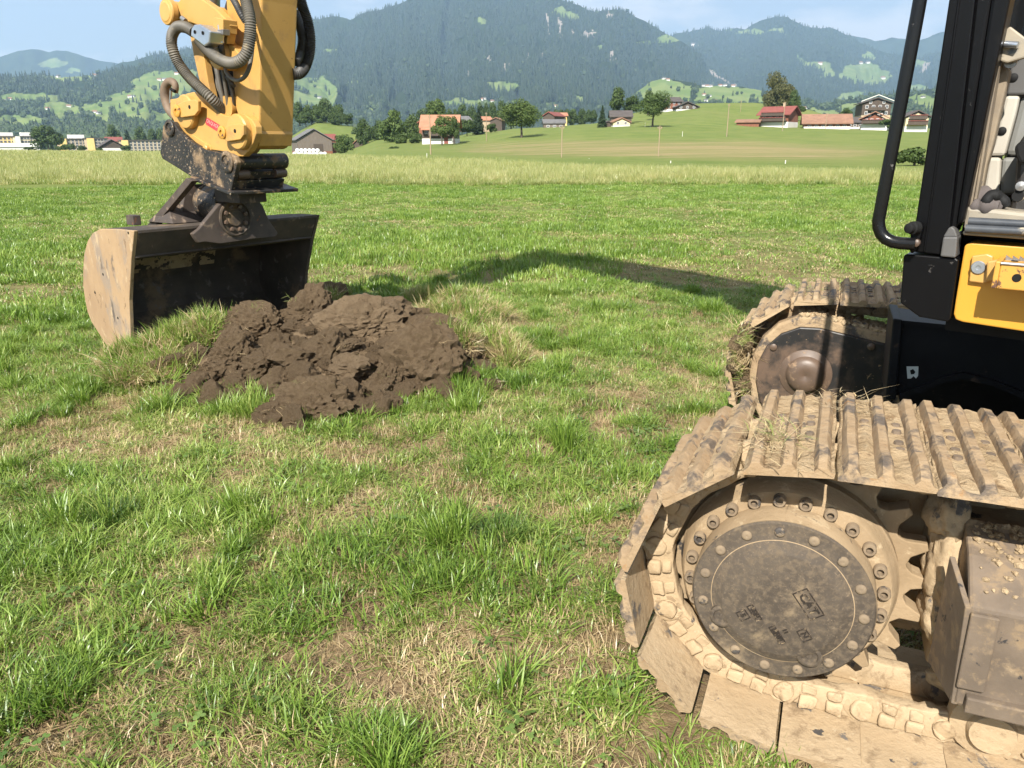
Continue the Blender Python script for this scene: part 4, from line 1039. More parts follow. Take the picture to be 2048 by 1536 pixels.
# ---------------- boom, stick and linkage
WM = .735
def aprism(poly_px, off, depth, name, m, parent, bevel=.006, smooth=None):
    b = MB(); b.prism([AP(x, y, off) for x, y in poly_px], WV * depth); return part(name, b, m, parent, bevel, smooth)
def aprism_gz(poly, w0, w1, name, m, parent, bevel=.012):
    b = MB(); b.prism([A(g, w0, z) for g, z in poly], WV * (w1 - w0)); return part(name, b, m, parent, bevel)
boom = aprism_gz([(6.05, 1.45), (6.25, 1.75), (5.95, 2.7), (5.25, 3.85), (4.6, 4.42), (3.4, 4.80), (1.80, 5.0), (1.62, 4.55), (3.2, 4.10), (4.2, 3.62), (4.8, 2.95), (5.5, 1.95), (5.8, 1.5)], WM - .24, WM + .24, 'boom', M['yellow'], ex, .02)
s_lt, s_lb = AP(451, 0, .6), AP(471, 215, .6)
s_rt, s_rb = AP(523, 0, .6), AP(518, 268, .6)
gzz = lambda P: (float((P - BO) @ GV), float(P[2]))
lt, lb, rt, rb = gzz(s_lt), gzz(s_lb), gzz(s_rt), gzz(s_rb)
tip = [gzz(AP(478, 240, .6)), gzz(AP(492, 262, .6)), gzz(AP(508, 280, .6)), gzz(AP(517, 288, .6))]
stick = aprism_gz([lb, lt, (lt[0] + .02, 3.3), (1.20, 5.1), (1.62, 5.15), (1.92, 4.5), (rt[0] + .2 * 1.2, 3.3), rt, rb, tip[3], tip[2], tip[1], tip[0]], .60, .868, 'stick', M['yellow'], ex, .012)
# weld bead strips and end plate of the stick
aprism_gz([(rb[0] + .004, rb[1] + .02), (rb[0] + .006, rb[1] - .0), (rb[0] - .02, rb[1] - .075), (rb[0] - .035, rb[1] - .075)], .606, .862, 'stick_end_plate', M['yellow'], stick, .004)
pin2 = AP(482, 263, .55); pg, pz = gzz(pin2)
b = MB(); b.cyl(A(pg, .602, pz), A(pg, .866, pz), .112, seg=32); part('stick_eye', b, M['yellow'], stick, smooth=40, bevel=.006)
cyl1 = AP(415, -30, WM); cg = gzz(cyl1)
b = MB(); b.cyl(A(cg[0] + .03, WM, 2.30), A(cg[0] + .45, WM, 4.3), .042, seg=20); part('cylinder_rod', b, M['rod'], stick, smooth=40)
b = MB(); b.cyl(A(cg[0] + .16, WM, 2.95), A(cg[0] + .46, WM, 4.35), .075, seg=20); part('cylinder_barrel', b, M['yellow'], stick, smooth=40)
# linkage
lk = sub_empty('bucket_linkage')
bp_ = AP(350, 26, .5); bg, bz = gzz(bp_)
b = MB(); b.lathe(A(bg, .43, bz), WV, [(0, 0), (.055, 0), (.060, .004), (.075, .006), (.080, .014), (.078, .05), (.070, .055), (.070, .55), (.08, .56), (.08, .6), (0, .6)], 32); part('link_pin', b, M['yellow'], lk, smooth=35)
upper = [(353, 8), (372, -14), (403, -2), (430, 17), (457, 44), (460, 51), (456, 62), (453, 88), (446, 84), (444, 62), (424, 60), (415, 58), (380, 44), (366, 44)]
aprism(upper, .485, .06, 'side_link', M['yellow'], lk, .005)
aprism(upper, .93, .06, 'side_link', M['yellow'], lk, .005)
aprism([(429, 34), (446, 38), (446, 66), (438, 66), (424, 60)], .44, .10, 'hose_guard', M['yellow'], lk, .004)
aprism([(377, 55), (402, 60), (408, 115), (416, 165), (427, 212), (410, 200), (396, 150), (387, 110)], .52, .05, 'lower_link', M['yellow'], lk, .005)
aprism([(377, 55), (402, 60), (408, 115), (416, 165), (427, 212), (410, 200), (396, 150), (387, 110)], .92, .05, 'lower_link', M['yellow'], lk, .005)
b = MB(); c_ = gzz(AP(446, 32, .6)); b.cyl(A(c_[0], .50, c_[1]), A(c_[0], .95, c_[1]), .05, seg=24); part('cross_pin', b, M['yellow'], lk, smooth=40)
c_ = gzz(AP(466, 112, .6)); b = MB(); b.lathe(A(c_[0], .47, c_[1]), WV, [(0, 0), (.05, 0), (.055, .006), (.085, .01), (.09, .02), (.09, .14)], 28); part('pivot_boss', b, M['yellow'], stick, smooth=35)
aprism([(448, 84), (466, 92), (478, 108), (476, 124), (455, 124), (446, 108)], .52, .08, 'pivot_ear', M['yellow'], stick, .006)
aprism([(405, 90), (470, 130), (470, 232), (430, 215)], .66, .14, 'gap_shade_plate', M['dark_beam'], lk, None)  # dark plate put in as the shade of the gap between link and stick
hose_extra = [[(424, 92, .60), (432, 130, .58), (440, 175, .58), (452, 225, .6)], [(436, 100, .57), (446, 140, .55), (452, 180, .57), (458, 220, .6)], [(452, 128, .55), (458, 160, .55), (466, 190, .58), (470, 225, .62)]]
c_ = gzz(AP(461, 214, .6)); b = MB(); b.cyl(A(c_[0] - .02, .58, c_[1]), A(c_[0] - .02, .9, c_[1]), .07, seg=24); part('cross_tube', b, M['yellow'], lk, smooth=40)
# hoses and fittings
hs = sub_empty('hydraulic_lines')
def hose(pl, r, m, n=110, ribs=.07, name='hose'):
    b = MB(); b.tube(spline([AP(x, y, o_) for x, y, o_ in pl], n), r, 12, ribs=ribs); return part(name, b, m, hs, smooth=30 if ribs else 60)
hose([(388, 64, .40), (372, 55, .40), (356, 54, .40), (346, 66, .40), (343, 84, .40), (347, 104, .40), (358, 128, .42), (376, 152, .44), (398, 174, .46), (420, 194, .49), (440, 214, .56), (455, 234, .64)], .0335, M['hose'], 150)
hose([(398, 80, .40), (412, 97, .40), (430, 113, .40), (450, 124, .40), (468, 126, .40), (484, 118, .41), (495, 100, .43), (500, 72, .45), (500, 40, .46), (493, 5, .48), (484, -35, .5), (478, -90, .54)], .0335, M['hose'], 170)
hose([(449, 128, .52), (452, 143, .5), (462, 156, .48), (475, 161, .47), (488, 155, .47), (497, 140, .48), (502, 118, .5), (505, 90, .53), (506, 60, .57)], .0125, M['hose'], 60, 0)
hose([(463, -8, .53), (472, 8, .5), (482, 28, .5), (492, 44, .52)], .020, M['hose_dark'], 40, .05)
hose([(598, -8, .97), (606, 18, 1.0), (615, 45, 1.02), (620, 78, 1.03), (618, 108, 1.02), (609, 134, .98), (598, 146, .90), (585, 148, .85)], .036, M['hose_dark'], 120)
hose([(590, 25, .9), (599, 50, .96), (604, 78, .98), (601, 105, .96), (592, 125, .88)], .028, M['hose_dark'], 90)
hose([(441, 84, .46), (443, 98, .46), (446, 115, .49), (448, 132, .53)], .019, M['hose_dark'], 30, 0)
hose([(412, 105, .6), (420, 140, .6), (430, 175, .6), (445, 212, .6)], .02, M['hose'], 40, 0)
hose([(430, 150, .6), (436, 172, .59), (444, 195, .59), (450, 222, .6)], .014, M['hose'], 40, 0)
hose([(452, 152, .56), (462, 166, .56), (470, 174, .58)], .012, M['hose_dark'], 20, 0)
for k_, pl_ in enumerate(hose_extra): hose(pl_, (.017, .013, .011)[k_], M['hose' if k_ < 2 else 'hose_dark'], 40, 0)
hose([(470, -30, .62), (455, 20, .62), (450, 60, .62)], .02, M['hose_dark'], 20, 0)
b = MB(); b.prism([AP(x, y, .36) for x, y in [(382, 57), (388, 49), (398, 48), (421, 62), (418, 86), (408, 93), (397, 84), (381, 72)]], WV * .10); mf = part('hose_block', b, M['alu'], hs, bevel=.008)
for x, y in ((390, 64), (406, 66)):
    b = MB(); b.lathe(AP(x, y, .36), -WV, [(.011, -.002), (.011, .004), (.005, .004), (.005, .001), (0, .001)], 12); part('block_bolt', b, M['rubber'], mf)
b = MB(); b.prism([AP(x, y, .43) for x, y in [(431, 60), (446, 58), (446, 70), (432, 70)]], WV * .05); ft = part('hose_flange', b, M['steel'], hs, bevel=.004)
b = MB(); b.tube([AP(439, 50, .45), AP(440, 60, .45)], .012, 10); b.tube([AP(441, 70, .45), AP(442, 86, .45)], .020, 12); part('hose_nipple', b, M['alu'], ft, smooth=40)
for x, y in ((434, 66), (438, 66)):
    b = MB(); b.lathe(AP(x, y, .43), -WV, [(.006, -.001), (.006, .004), (0, .004)], 8); part('flange_bolt', b, M['rubber'], ft)
b = MB(); b.tube([AP(428, 80, .5), AP(429, 92, .5)], .017, 10); b.tube([AP(416, 104, .55), AP(415, 114, .55)], .012, 10); b.tube([AP(430, 128, .58), AP(434, 136, .58)], .015, 10); part('grease_fitting', b, M['alu'], hs, smooth=40)
b = MB(); b.tube([AP(364, 36, .45), AP(371, 42, .45)], .016, 10); part('grease_fitting', b, M['steel'], hs, smooth=40)

# ---------------- quick coupler
qc = sub_empty('quick_coupler')
ear = [(340, 199), (352, 197), (363, 193), (373, 187), (386, 184), (400, 188), (410, 197), (420, 209), (432, 221), (446, 230), (460, 233), (478, 229), (492, 231), (504, 240), (511, 253), (512, 268), (506, 286), (497, 303), (486, 313), (476, 313), (460, 306), (440, 302), (418, 299), (396, 288), (372, 268), (350, 247), (341, 228)]
for o_ in (.55, .87):
    e_ = aprism(ear if o_ < .7 else [(x + 10, y) for x, y in ear], o_, .05, 'coupler_ear', M['yellow'], qc, .005)
for (cx_, cy_), (fx, fy), (bx, by) in (((386, 224), (376, 214), (351, 222)), ((490, 264), (467, 262), (441, 265))):
    c_ = gzz(AP(cx_ - 6, cy_, .55))
    b = MB(); b.lathe(A(c_[0], .55, c_[1]), -WV, [(.112, -.002), (.112, .035), (.104, .045), (.085, .047), (.0, .047)], 36); part('pin_boss', b, M['yellow'], qc, smooth=35)
    f = [(fx - 20, fy - 6), (fx - 8, fy - 12), (fx + 12, fy - 15), (fx + 20, fy - 12), (fx + 20, fy + 8), (fx + 13, fy + 17), (fx - 14, fy + 21), (fx - 24, fy + 12)]
    b = MB(); b.prism([AP(x, y, .48) for x, y in f], WV * .025); part('pin_lock_plate', b, M['yellow'], qc, bevel=.004)
    b = MB(); b.lathe(AP(fx + 3, fy, .48), -WV, [(.013, -.001), (.013, .0015), (0, .0015)], 12); part('grease_hole', b, M['rubber'], qc)
    b = MB(); b.lathe(AP(bx + 4, by, .48), -WV, [(.042, -.002), (.042, .010), (.036, .014), (.016, .014), (.016, .004), (0, .004)], 20); part('lock_bolt', b, M['yellow_chipped'], qc, smooth=35)
aprism([(378, 273), (386, 270), (412, 287), (420, 292), (422, 300), (414, 304), (404, 296)], .542, .02, 'stop_bar', M['yellow'], qc, .004)
c_ = AP(418, 297, .55); b = MB(); b.lathe(c_, -WV, [(.026, -.002), (.026, .03), (.022, .034), (0, .034)], 18); part('stop_stud', b, M['yellow'], qc, smooth=35)
sk = [(410, 239), (415, 235), (438, 249), (441, 254), (438, 261), (433, 262), (412, 249)]
b = MB(); b.prism([AP(x, y, .548) for x, y in sk], WV * .002); stk = part('maker_sticker', b, M['sticker_red'], qc)
cu = bpy.data.curves.new('sticker_text', 'FONT'); cu.body = 'OILQUICK'; cu.size = .030; cu.align_x = 'CENTER'; cu.align_y = 'CENTER'; cu.extrude = .0004
tx = AP(437, 255, .5465) - AP(413, 241, .5465); tx /= np.linalg.norm(tx); tn = -WV; ty = np.cross(tn, tx)
link('sticker_text', text_mesh(cu, M['lettering']), stk, local_matrix(tx, ty, tn, AP(425, 248, .5465)))
blk = [(326, 251), (333, 243), (345, 244), (358, 262), (380, 282), (408, 299), (440, 306), (460, 307), (470, 313), (474, 325), (471, 340), (461, 384), (380, 352), (350, 333), (325, 318), (320, 306)]
for o_ in (.50, .945):
    aprism(blk if o_ < .7 else [(x + 16, y) for x, y in blk], o_, .035, 'coupler_side', M['black_caked'], qc, .006)
for x, y, rr_ in ((341, 256, .050), (455, 324, .062)):
    c_ = gzz(AP(x, y, .50)); b = MB()
    b.lathe(A(c_[0], .50, c_[1]), -WV, [(rr_ * 1.15, -.002), (rr_ * 1.15, .010), (rr_, .016), (rr_ * .72, .016), (rr_ * .66, .006), (rr_ * .3, .006), (rr_ * .25, .012), (0, .012)], 26); part('coupler_pin', b, M['black_caked'], qc, smooth=35)
    b = MB(); b.cyl(A(c_[0], .53, c_[1]), A(c_[0], .95, c_[1]), rr_ * .85, seg=20); part('coupler_shaft', b, M['black_worn'], qc, smooth=40)
base = [(380, 352), (461, 384), (461, 391), (380, 359)]
b = MB(); b.prism([AP(x, y, .47) for x, y in base], WV * .55); part('coupler_plate', b, M['black_worn'], qc, bevel=.005)
q0 = gzz(AP(466, 345, .50)); q1 = gzz(AP(400, 310, .50)); q2 = gzz(AP(462, 366, .50))
b = MB(); b.prism([A(q0[0] - .03, .535, q0[1]), A(q0[0] - .06, .535, q0[1] - .05), A(q1[0], .535, q1[1] - .06), A(q1[0], .535, q1[1])], WV * .41); part('coupler_web', b, M['black_worn'], qc, bevel=.004)
b = MB(); b.prism([A(q2[0] - .02, .535, q2[1] + .01), A(q2[0] - .05, .535, q2[1] - .045), A(q2[0] - .3, .535, q2[1] + .05), A(q2[0] - .3, .535, q2[1] + .1)], WV * .41); part('coupler_web', b, M['black_worn'], qc, bevel=.004)
for w_ in (.55, .85):
    b = MB(); b.cyl(A(q0[0] - .04, w_, q0[1] - .015), A(q0[0] - .04, w_ + .09, q0[1] - .015), .03, seg=14); part('locking_pin', b, M['boss'], qc, smooth=40)
# lifting hook
hk = spline([AP(352, 236, .75), AP(340, 222, .75), (AP(333, 205, .75)), AP(330, 186, .75), AP(333, 170, .75), AP(341, 163, .75), AP(349, 167, .75), AP(351, 176, .75), AP(350, 184, .75)], 40)
b = MB(); b.tube(hk, .027, 12, taper=np.concatenate([np.linspace(1.1, 1.35, 20), np.linspace(1.35, .8, 20)])); hook = part('lifting_hook', b, M['hook'], qc, smooth=60)
b = MB(); b.tube([AP(342, 178, .73), AP(341, 206, .73)], .010, 8); part('hook_latch', b, M['alu'], hook, smooth=40)
b = MB(); b.tube([AP(342, 178, .73), AP(350, 183, .73)], .012, 8); part('latch_spring', b, M['rubber'], hook, smooth=40)

# ---------------- bucket
W = 1.53
side = [(.530, .938), (.30, .935), (.061, .921), (-.06, .885), (-.156, .823), (-.245, .72), (-.303, .602), (-.345, .48), (-.352, .374), (-.345, .29), (-.308, .215), (-.031, -.02), (.13, -.155), (.20, -.10), (.253, .123), (.323, .454), (.433, .739)]
bk = sub_empty('grading_bucket')
aprism_gz(side, 0, .028, 'side_plate', M['bucket'], bk, .004)['label'] = 'tan mud coated outer side plate'
aprism_gz(side, W - .028, W, 'side_plate', M['bucket_in'], bk, .004)['label'] = 'dark bare inner side plate'
b = MB()
prof = side[0:13]
inner = []
P2 = np.array(prof); tg = np.gradient(P2, axis=0); tg /= np.linalg.norm(tg, axis=1)[:, None]; nr = np.stack([-tg[:, 1], tg[:, 0]], 1)
nr[nr @ np.array([1, 0]) < -.9] *= -1
inn = P2 + nr * .018 * np.sign(np.sum(nr * (np.array([.15, .45]) - P2), 1))[:, None]
for i in range(len(P2) - 1):
    quad = [P2[i], P2[i + 1], inn[i + 1], inn[i]]
    b.prism([A(q[0], .028, q[1]) for q in quad], WV * (W - .056))
part('shell', b, M['bucket_in'], bk)
aprism_gz([(.528, .932), (.470, .934), (.385, .752), (.430, .745)], .029, W - .029, 'top_bar', M['bucket_bar'], bk, .006)
aprism_gz([(.440, .765), (.447, .752), (.405, .735), (.398, .750)], .029, W - .029, 'bar_lip', M['bucket_bar'], bk, .002)
aprism_gz([(.20, -.10), (.13, -.155), (-.06, .0), (-.04, .02)], .028, W - .028, 'cutting_edge', M['bucket_in'], bk, .004)
mb = MB(); nx_, nz_ = 170, 16
xs_ = np.linspace(.05, 1.05, nx_); ts_ = np.linspace(0, 1, nz_)
V_ = [A(np.interp(t, [0, .5, 1], [-.258, -.292, -.322]) + .022 + .008 * float(vnoise(x * 20, t * 6, 4)), x, np.interp(t, [0, .5, 1], [.69, .61, .53])) for t in ts_ for x in xs_]
nb_ = lambda k_, i: float(fbm(np.array(i * .085), np.array(k_ * .30), 4, 21)) - .45 * abs(k_ / (nz_ - 1) - .45) ** 1.5 - .10 * i / nx_
mb.add(V_, [(k_ * nx_ + i, k_ * nx_ + i + 1, (k_ + 1) * nx_ + i + 1, (k_ + 1) * nx_ + i) for k_ in range(nz_ - 1) for i in range(nx_ - 1) if nb_(k_, i) > .33])
part('mud_band', mb, M['mud_plate'], bk)
for g_, z_ in ((-.17, .45), (.12, .30), (.0, .60), (.45, .92)):
    b = MB(); b.lathe(A(g_, 0, z_), -WV, [(.010, -.001), (.010, .0008), (0, .0008)], 10); part('drain_hole', b, M['rubber'], bk)
# tilt hinge on top of the bucket
b = MB(); b.lathe(A(.24, WM, 1.065), GV, [(0, 0), (.118, 0), (.132, .006), (.135, .03), (.122, .04), (.122, .06), (.135, .07), (.135, .26), (.12, .28), (0, .28)], 40); part('tilt_barrel', b, M['black_caked'], bk, smooth=35)
pf = [(386, 468), (398, 458), (436, 412), (456, 394), (512, 392), (526, 412), (538, 440), (556, 466), (552, 474), (508, 478), (470, 484), (440, 488), (412, 484), (398, 486), (392, 478)]
b = MB(); b.prism([AGP(x, y, .56) for x, y in pf], -GV * .045); tb = part('hinge_bracket', b, M['bucket_bar'], bk, bevel=.006)
hc = AGP(470, 436, .56)
b = MB(); b.lathe(hc, GV, [(.130, -.004), (.130, .012), (.118, .016), (.112, .004), (.06, .002), (.055, .010), (0, .010)], 40); part('hinge_disc', b, M['bucket_in'], tb, smooth=35)
hb = MB().lathe((0, 0, 0), (0, 0, 1), [(.017, 0), (.017, .014), (.012, .018), (0, .018)], 6).mesh('hinge_bolt', M['boss'])
for k in range(8):
    an = 2 * pi * k / 8 + .3
    link('bolt', hb, tb, local_matrix(WV, ZV, GV, hc + WV * .086 * math.cos(an) + ZV * .086 * math.sin(an) + GV * .003))
b = MB(); b.prism([A(.18, WM - .24, .93), A(.18, WM + .24, .93), A(.18, WM + .15, 1.2), A(.18, WM - .15, 1.2)], GV * .045); part('hinge_bracket', b, M['bucket_bar'], bk, bevel=.006)
b = MB(); b.prism([AP(x, y, .42) for x, y in [(372, 356), (384, 362), (304, 458), (288, 457)]], WV * .05); part('brace', b, M['bucket_bar'], bk, bevel=.004)
b = MB(); b.prism([A(-.05, .40, .935), A(.30, .40, .94), A(.16, .46, 1.07)], WV * .3); part('gusset', b, M['bucket_bar'], bk, bevel=.004)
b = MB(); b.box(A(-.05, .30, .955), (.10, .06, .07), np.stack([GV, WV, ZV])); part('lug', b, M['bucket_bar'], bk, bevel=.004)
# neck between the coupler plate and the hinge
b = MB(); b.box(A(.66, WM, 1.15), (.30, .22, .12), np.stack([GV, WV, ZV])); part('hinge_neck', b, M['bucket_bar'], bk, bevel=.006)
# ================================================================== SOIL HEAP
HC = on_z(640, 745, 0.0)                                    # middle of the heap on the ground
HX = np.array([1, 0, 0.]); 
def heap_h(x, y):
    """height of the loose soil under the clods, x to the right / y away from the heap middle"""
    u = (x - .04) / 1.18; v = (y - .24) / .86
    r2 = u * u + v * v
    return np.maximum(0, 1 - r2) ** .75 * (.30 + .10 * np.sin(x * 5 + 1) * .4) + (fbm(x * 5 + 9, y * 5, 4, 3) - .5) * .09 * (r2 < 1.05)
heap = tag(empty('soil_heap', HC), 'freshly dug heap of dark brown soil and big clods in front of the bucket', 'soil heap')
def heap_base():
    n, m = 130, 100
    X, Y = np.meshgrid(np.linspace(-1.35, 1.4, n), np.linspace(-.85, 1.4, m), indexing='ij')
    Z = heap_h(X, Y)
    u = (X - .04) / 1.18; v = (Y - .24) / .86; r = np.sqrt(u * u + v * v) + (fbm(X * 4, Y * 4, 3, 8) - .5) * .25
    Z = np.where(r < 1.0, np.maximum(Z, .0) + (fbm(X * 14, Y * 14, 3, 4) - .5) * .05 + .01, -.06)
    V = np.stack([X, Y, Z], -1).reshape(-1, 3)
    F = [(i * m + j, (i + 1) * m + j, (i + 1) * m + j + 1, i * m + j + 1) for i in range(n - 1) for j in range(m - 1)]
    me = bpy.data.meshes.new('loose_soil'); me.from_pydata(V.tolist(), [], F); me.materials.append(M['soil']); me.shade_smooth()
    o = link('loose_soil', me, heap); o['kind'] = 'stuff'
heap_base()
def clod_mesh(seed, sub, m, squash=(1, 1, .75), rough=1.0, facet=0.5, name='clod'):
    bm = bmesh.new(); bmesh.ops.create_icosphere(bm, subdivisions=sub, radius=1)
    off = Vector((seed * 7.3, seed * 3.1, seed * 1.7))
    r = random.Random(seed)
    planes = [(Vector((r.gauss(0, 1), r.gauss(0, 1), r.gauss(0, 1))).normalized(), r.uniform(.52, .86)) for _ in range(15)]
    for v in bm.verts:
        p = v.co.copy(); d = p.normalized()
        k = 1.0
        for nn, c in planes:                              # broken flat faces
            t = d.dot(nn)
            if t > .05: k = min(k, (1 - facet) + facet * c / t)
        k += rough * (.05 * mnoise.noise(p * 1.6 + off) + .05 * mnoise.noise(p * 3.7 + off) + .03 * mnoise.noise(p * 8 + off))
        if sub >= 3:                                       # crumbly grain: small rounded aggregates with cracks between them
            F = mnoise.voronoi(p * 2.3 + off * .7)[0]; k -= .10 * max(0, .16 - (F[1] - F[0])) / .16
            F = mnoise.voronoi(p * 5.5 - off)[0]; k += rough * .12 * (.45 - F[0])
            if sub >= 4:
                F = mnoise.voronoi(p * 12 + off)[0]; k += rough * .085 * (.45 - F[0])
                k += rough * (.030 * mnoise.noise(p * 26 + off) + .016 * mnoise.noise(p * 50 + off))
        v.co = Vector((d.x * k * squash[0], d.y * k * squash[1], d.z * k * squash[2]))
    me = bpy.data.meshes.new(name); bm.to_mesh(me); bm.free(); me.materials.append(m)
    if sub >= 4: me.shade_smooth(); me.set_sharp_from_angle(angle=R(28))
    return me
# the big clods one can tell apart: photo position of the middle, size across in pixels, squash, tilt, tone
BIG = [
 (728, 655, 150, (1.15, .70, .72), (R(-22), R(-8), R(10)), 1, 5), (850, 738, 165, (1.0, .75, .95), (R(6), R(4), R(20)), 0, 5),
 (630, 818, 165, (1.1, .75, .72), (R(-14), R(-6), R(-8)), 0, 5), (770, 775, 120, (.8, .7, .95), (R(5), R(10), R(30)), 0, 5),
 (520, 655, 130, (1.05, .8, .8), (0, R(5), R(-10)), 0, 5), (625, 625, 120, (1.0, .85, .85), (R(5), R(-12), R(30)), 0, 5),
 (465, 712, 110, (.9, .8, .85), (R(10), 0, R(15)), 0, 5), (575, 715, 110, (1.0, .8, .6), (R(-8), R(4), 0), 0, 4),
 (405, 770, 95, (.9, .8, .8), (0, R(10), R(50)), 0, 4), (880, 672, 120, (1.1, .8, .62), (R(-10), R(12), 0), 0, 4),
 (700, 735, 110, (1.1, .8, .5), (R(-12), 0, R(-20)), 1, 4), (560, 775, 100, (1, .8, .7), (0, 0, R(40)), 0, 4),
 (930, 765, 80, (.9, .9, .8), (0, R(6), R(10)), 0, 4), (490, 800, 80, (1, .8, .7), (0, R(-6), R(10)), 0, 4),
 (345, 740, 90, (1, .8, .75), (0, R(8), R(70)), 0, 4), (760, 630, 110, (1.1, .7, .6), (R(-10), R(-4), R(12)), 1, 4),
 (665, 600, 80, (1.0, .8, .8), (0, R(-10), R(5)), 0, 4), (820, 640, 90, (1, .8, .7), (0, 0, R(15)), 0, 4), (520, 730, 80, (1, .9, .7), (0, 0, R(80)), 0, 4),
 (735, 815, 70, (1, .8, .8), (0, 0, R(33)), 0, 4), (455, 668, 75, (1, .8, .8), (0, 0, R(60)), 0, 4), (690, 690, 60, (1, .8, .6), (0, 0, R(20)), 1, 4), (385, 715, 70, (1, 1, .7), (0, 0, 0), 0, 4), (962, 745, 60, (1.1, 1, .6), (0, 0, 0), 0, 4),
 (655, 690, 95, (1, .85, .9), (R(8), 0, R(40)), 0, 4), (800, 690, 85, (1, .9, .8), (0, R(10), R(70)), 0, 4), (540, 830, 75, (1, .9, .8), (0, 0, R(20)), 0, 4), (590, 845, 70, (1, .8, .9), (0, R(8), R(120)), 0, 4), (700, 800, 90, (.9, .9, 1), (R(6), 0, R(75)), 0, 4),
 (765, 815, 85, (.8, .8, 1), (0, 0, R(15)), 0, 4), (820, 785, 75, (1, .9, .9), (0, 0, R(100)), 0, 4), (895, 790, 70, (1, .9, .9), (0, 0, R(50)), 0, 4), (440, 800, 75, (1, .9, .9), (0, R(9), R(10)), 0, 4), (370, 790, 55, (1, 1, .8), (0, 0, R(45)), 0, 4), (480, 770, 65, (1, .9, .9), (0, 0, R(62)), 0, 4), (985, 775, 50, (1, 1, .8), (0, 0, R(9)), 0, 4), (610, 760, 75, (1, .9, .9), (0, R(12), R(140)), 0, 4), (555, 690, 70, (1, .9, .9), (0, R(-8), R(85)), 0, 4)]
def clod_place(px, py, size):
    """find where the sight line through a photo point meets the heap, so the clod rests there"""
    r = ray(px, py); t = np.linspace(2.5, 9, 1400)
    P = EYEV + r * t[:, None]
    q = P - HC
    h = np.maximum(heap_h(q[:, 0], q[:, 1]), 0)
    k = np.argmax(P[:, 2] < h + size * .30)
    return P[k], float(np.linalg.norm(P[k] - EYEV))
SURF = []
for i, (px, py, sz, sq, rot, tone, sub) in enumerate(BIG):
    P, d = clod_place(px, py, .1)
    rad = sz / FPX * d / 2 * 1.25
    me = clod_mesh(i + 1, sub, M['soil_sunlit'] if tone else M['soil'], sq, 1.0, 1.0)
    o = link('clod', me, heap); o.location = Vector(P - HC); o.rotation_euler = rot; o.scale = (rad,) * 3
    mw = np.array(Matrix.LocRotScale(o.location, Euler(rot), o.scale)); vv = np.empty(len(me.vertices) * 3); me.vertices.foreach_get('co', vv); nn = np.empty_like(vv); me.vertices.foreach_get('normal', nn)
    vv = vv.reshape(-1, 3) @ mw[:3, :3].T + mw[:3, 3]; nn = nn.reshape(-1, 3) @ mw[:3, :3].T
    SURF.append(vv[(nn[:, 2] > .3 * np.linalg.norm(nn, axis=1))][::3])
    if i == 0: o['label'] = 'big smooth slab of soil in a sunlit tone on top of the heap'
    if i == 1: o['label'] = 'large upright block of soil at the right end of the heap'
SURF = np.vstack(SURF)
MEDC = [clod_mesh(40 + k, 4, M['soil'], (1, .85, .75), 1.0, 1.0) for k in range(7)]
for k in range(190):
    an = rr.random() * 6.283; q = rr.random() ** .5
    x = .04 + 1.16 * q * math.cos(an); y = .24 + .86 * q * math.sin(an)
    if y > .75 and rr.random() < .6: continue
    s_ = rr.choice([.03, .04, .05, .06, .08, .11])
    o = link('clod', MEDC[k % 7], heap); o.location = (x, y, float(np.maximum(0, heap_h(np.array(x), np.array(y)))) + s_ * .25)
    o.rotation_euler = (rr.uniform(-.6, .6), rr.uniform(-.6, .6), rr.random() * 6.28); o.scale = (s_,) * 3
SMALLC = [clod_mesh(70 + k, 2, M['soil'], (1, .85, .8), 1.4, .3, 'soil_crumb') for k in range(4)]
npt = 8000; an = rng.random(npt) * 6.283; q = rng.random(npt) ** .55 * 1.1
cx_, cy_ = .04 + 1.18 * q * np.cos(an), .24 + .88 * q * np.sin(an)
hh = np.maximum(0, heap_h(cx_, cy_)) 
lift = rng.random(npt) ** 2 * .12 * (q < .9)
sz = rng.choice([.006, .009, .012, .016, .022, .03], npt, p=[.2, .25, .22, .17, .1, .06])
base = np.stack([HC[0] + cx_, HC[1] + cy_, hh + .004], 1); on = rng.random(npt) < .0
base[on] = SURF[rng.integers(0, len(SURF), on.sum())] + HC
scatter('soil_crumbs', base, rng.random((npt, 3)) * 6.28, sz, rng.integers(0, 4, npt), SMALLC)

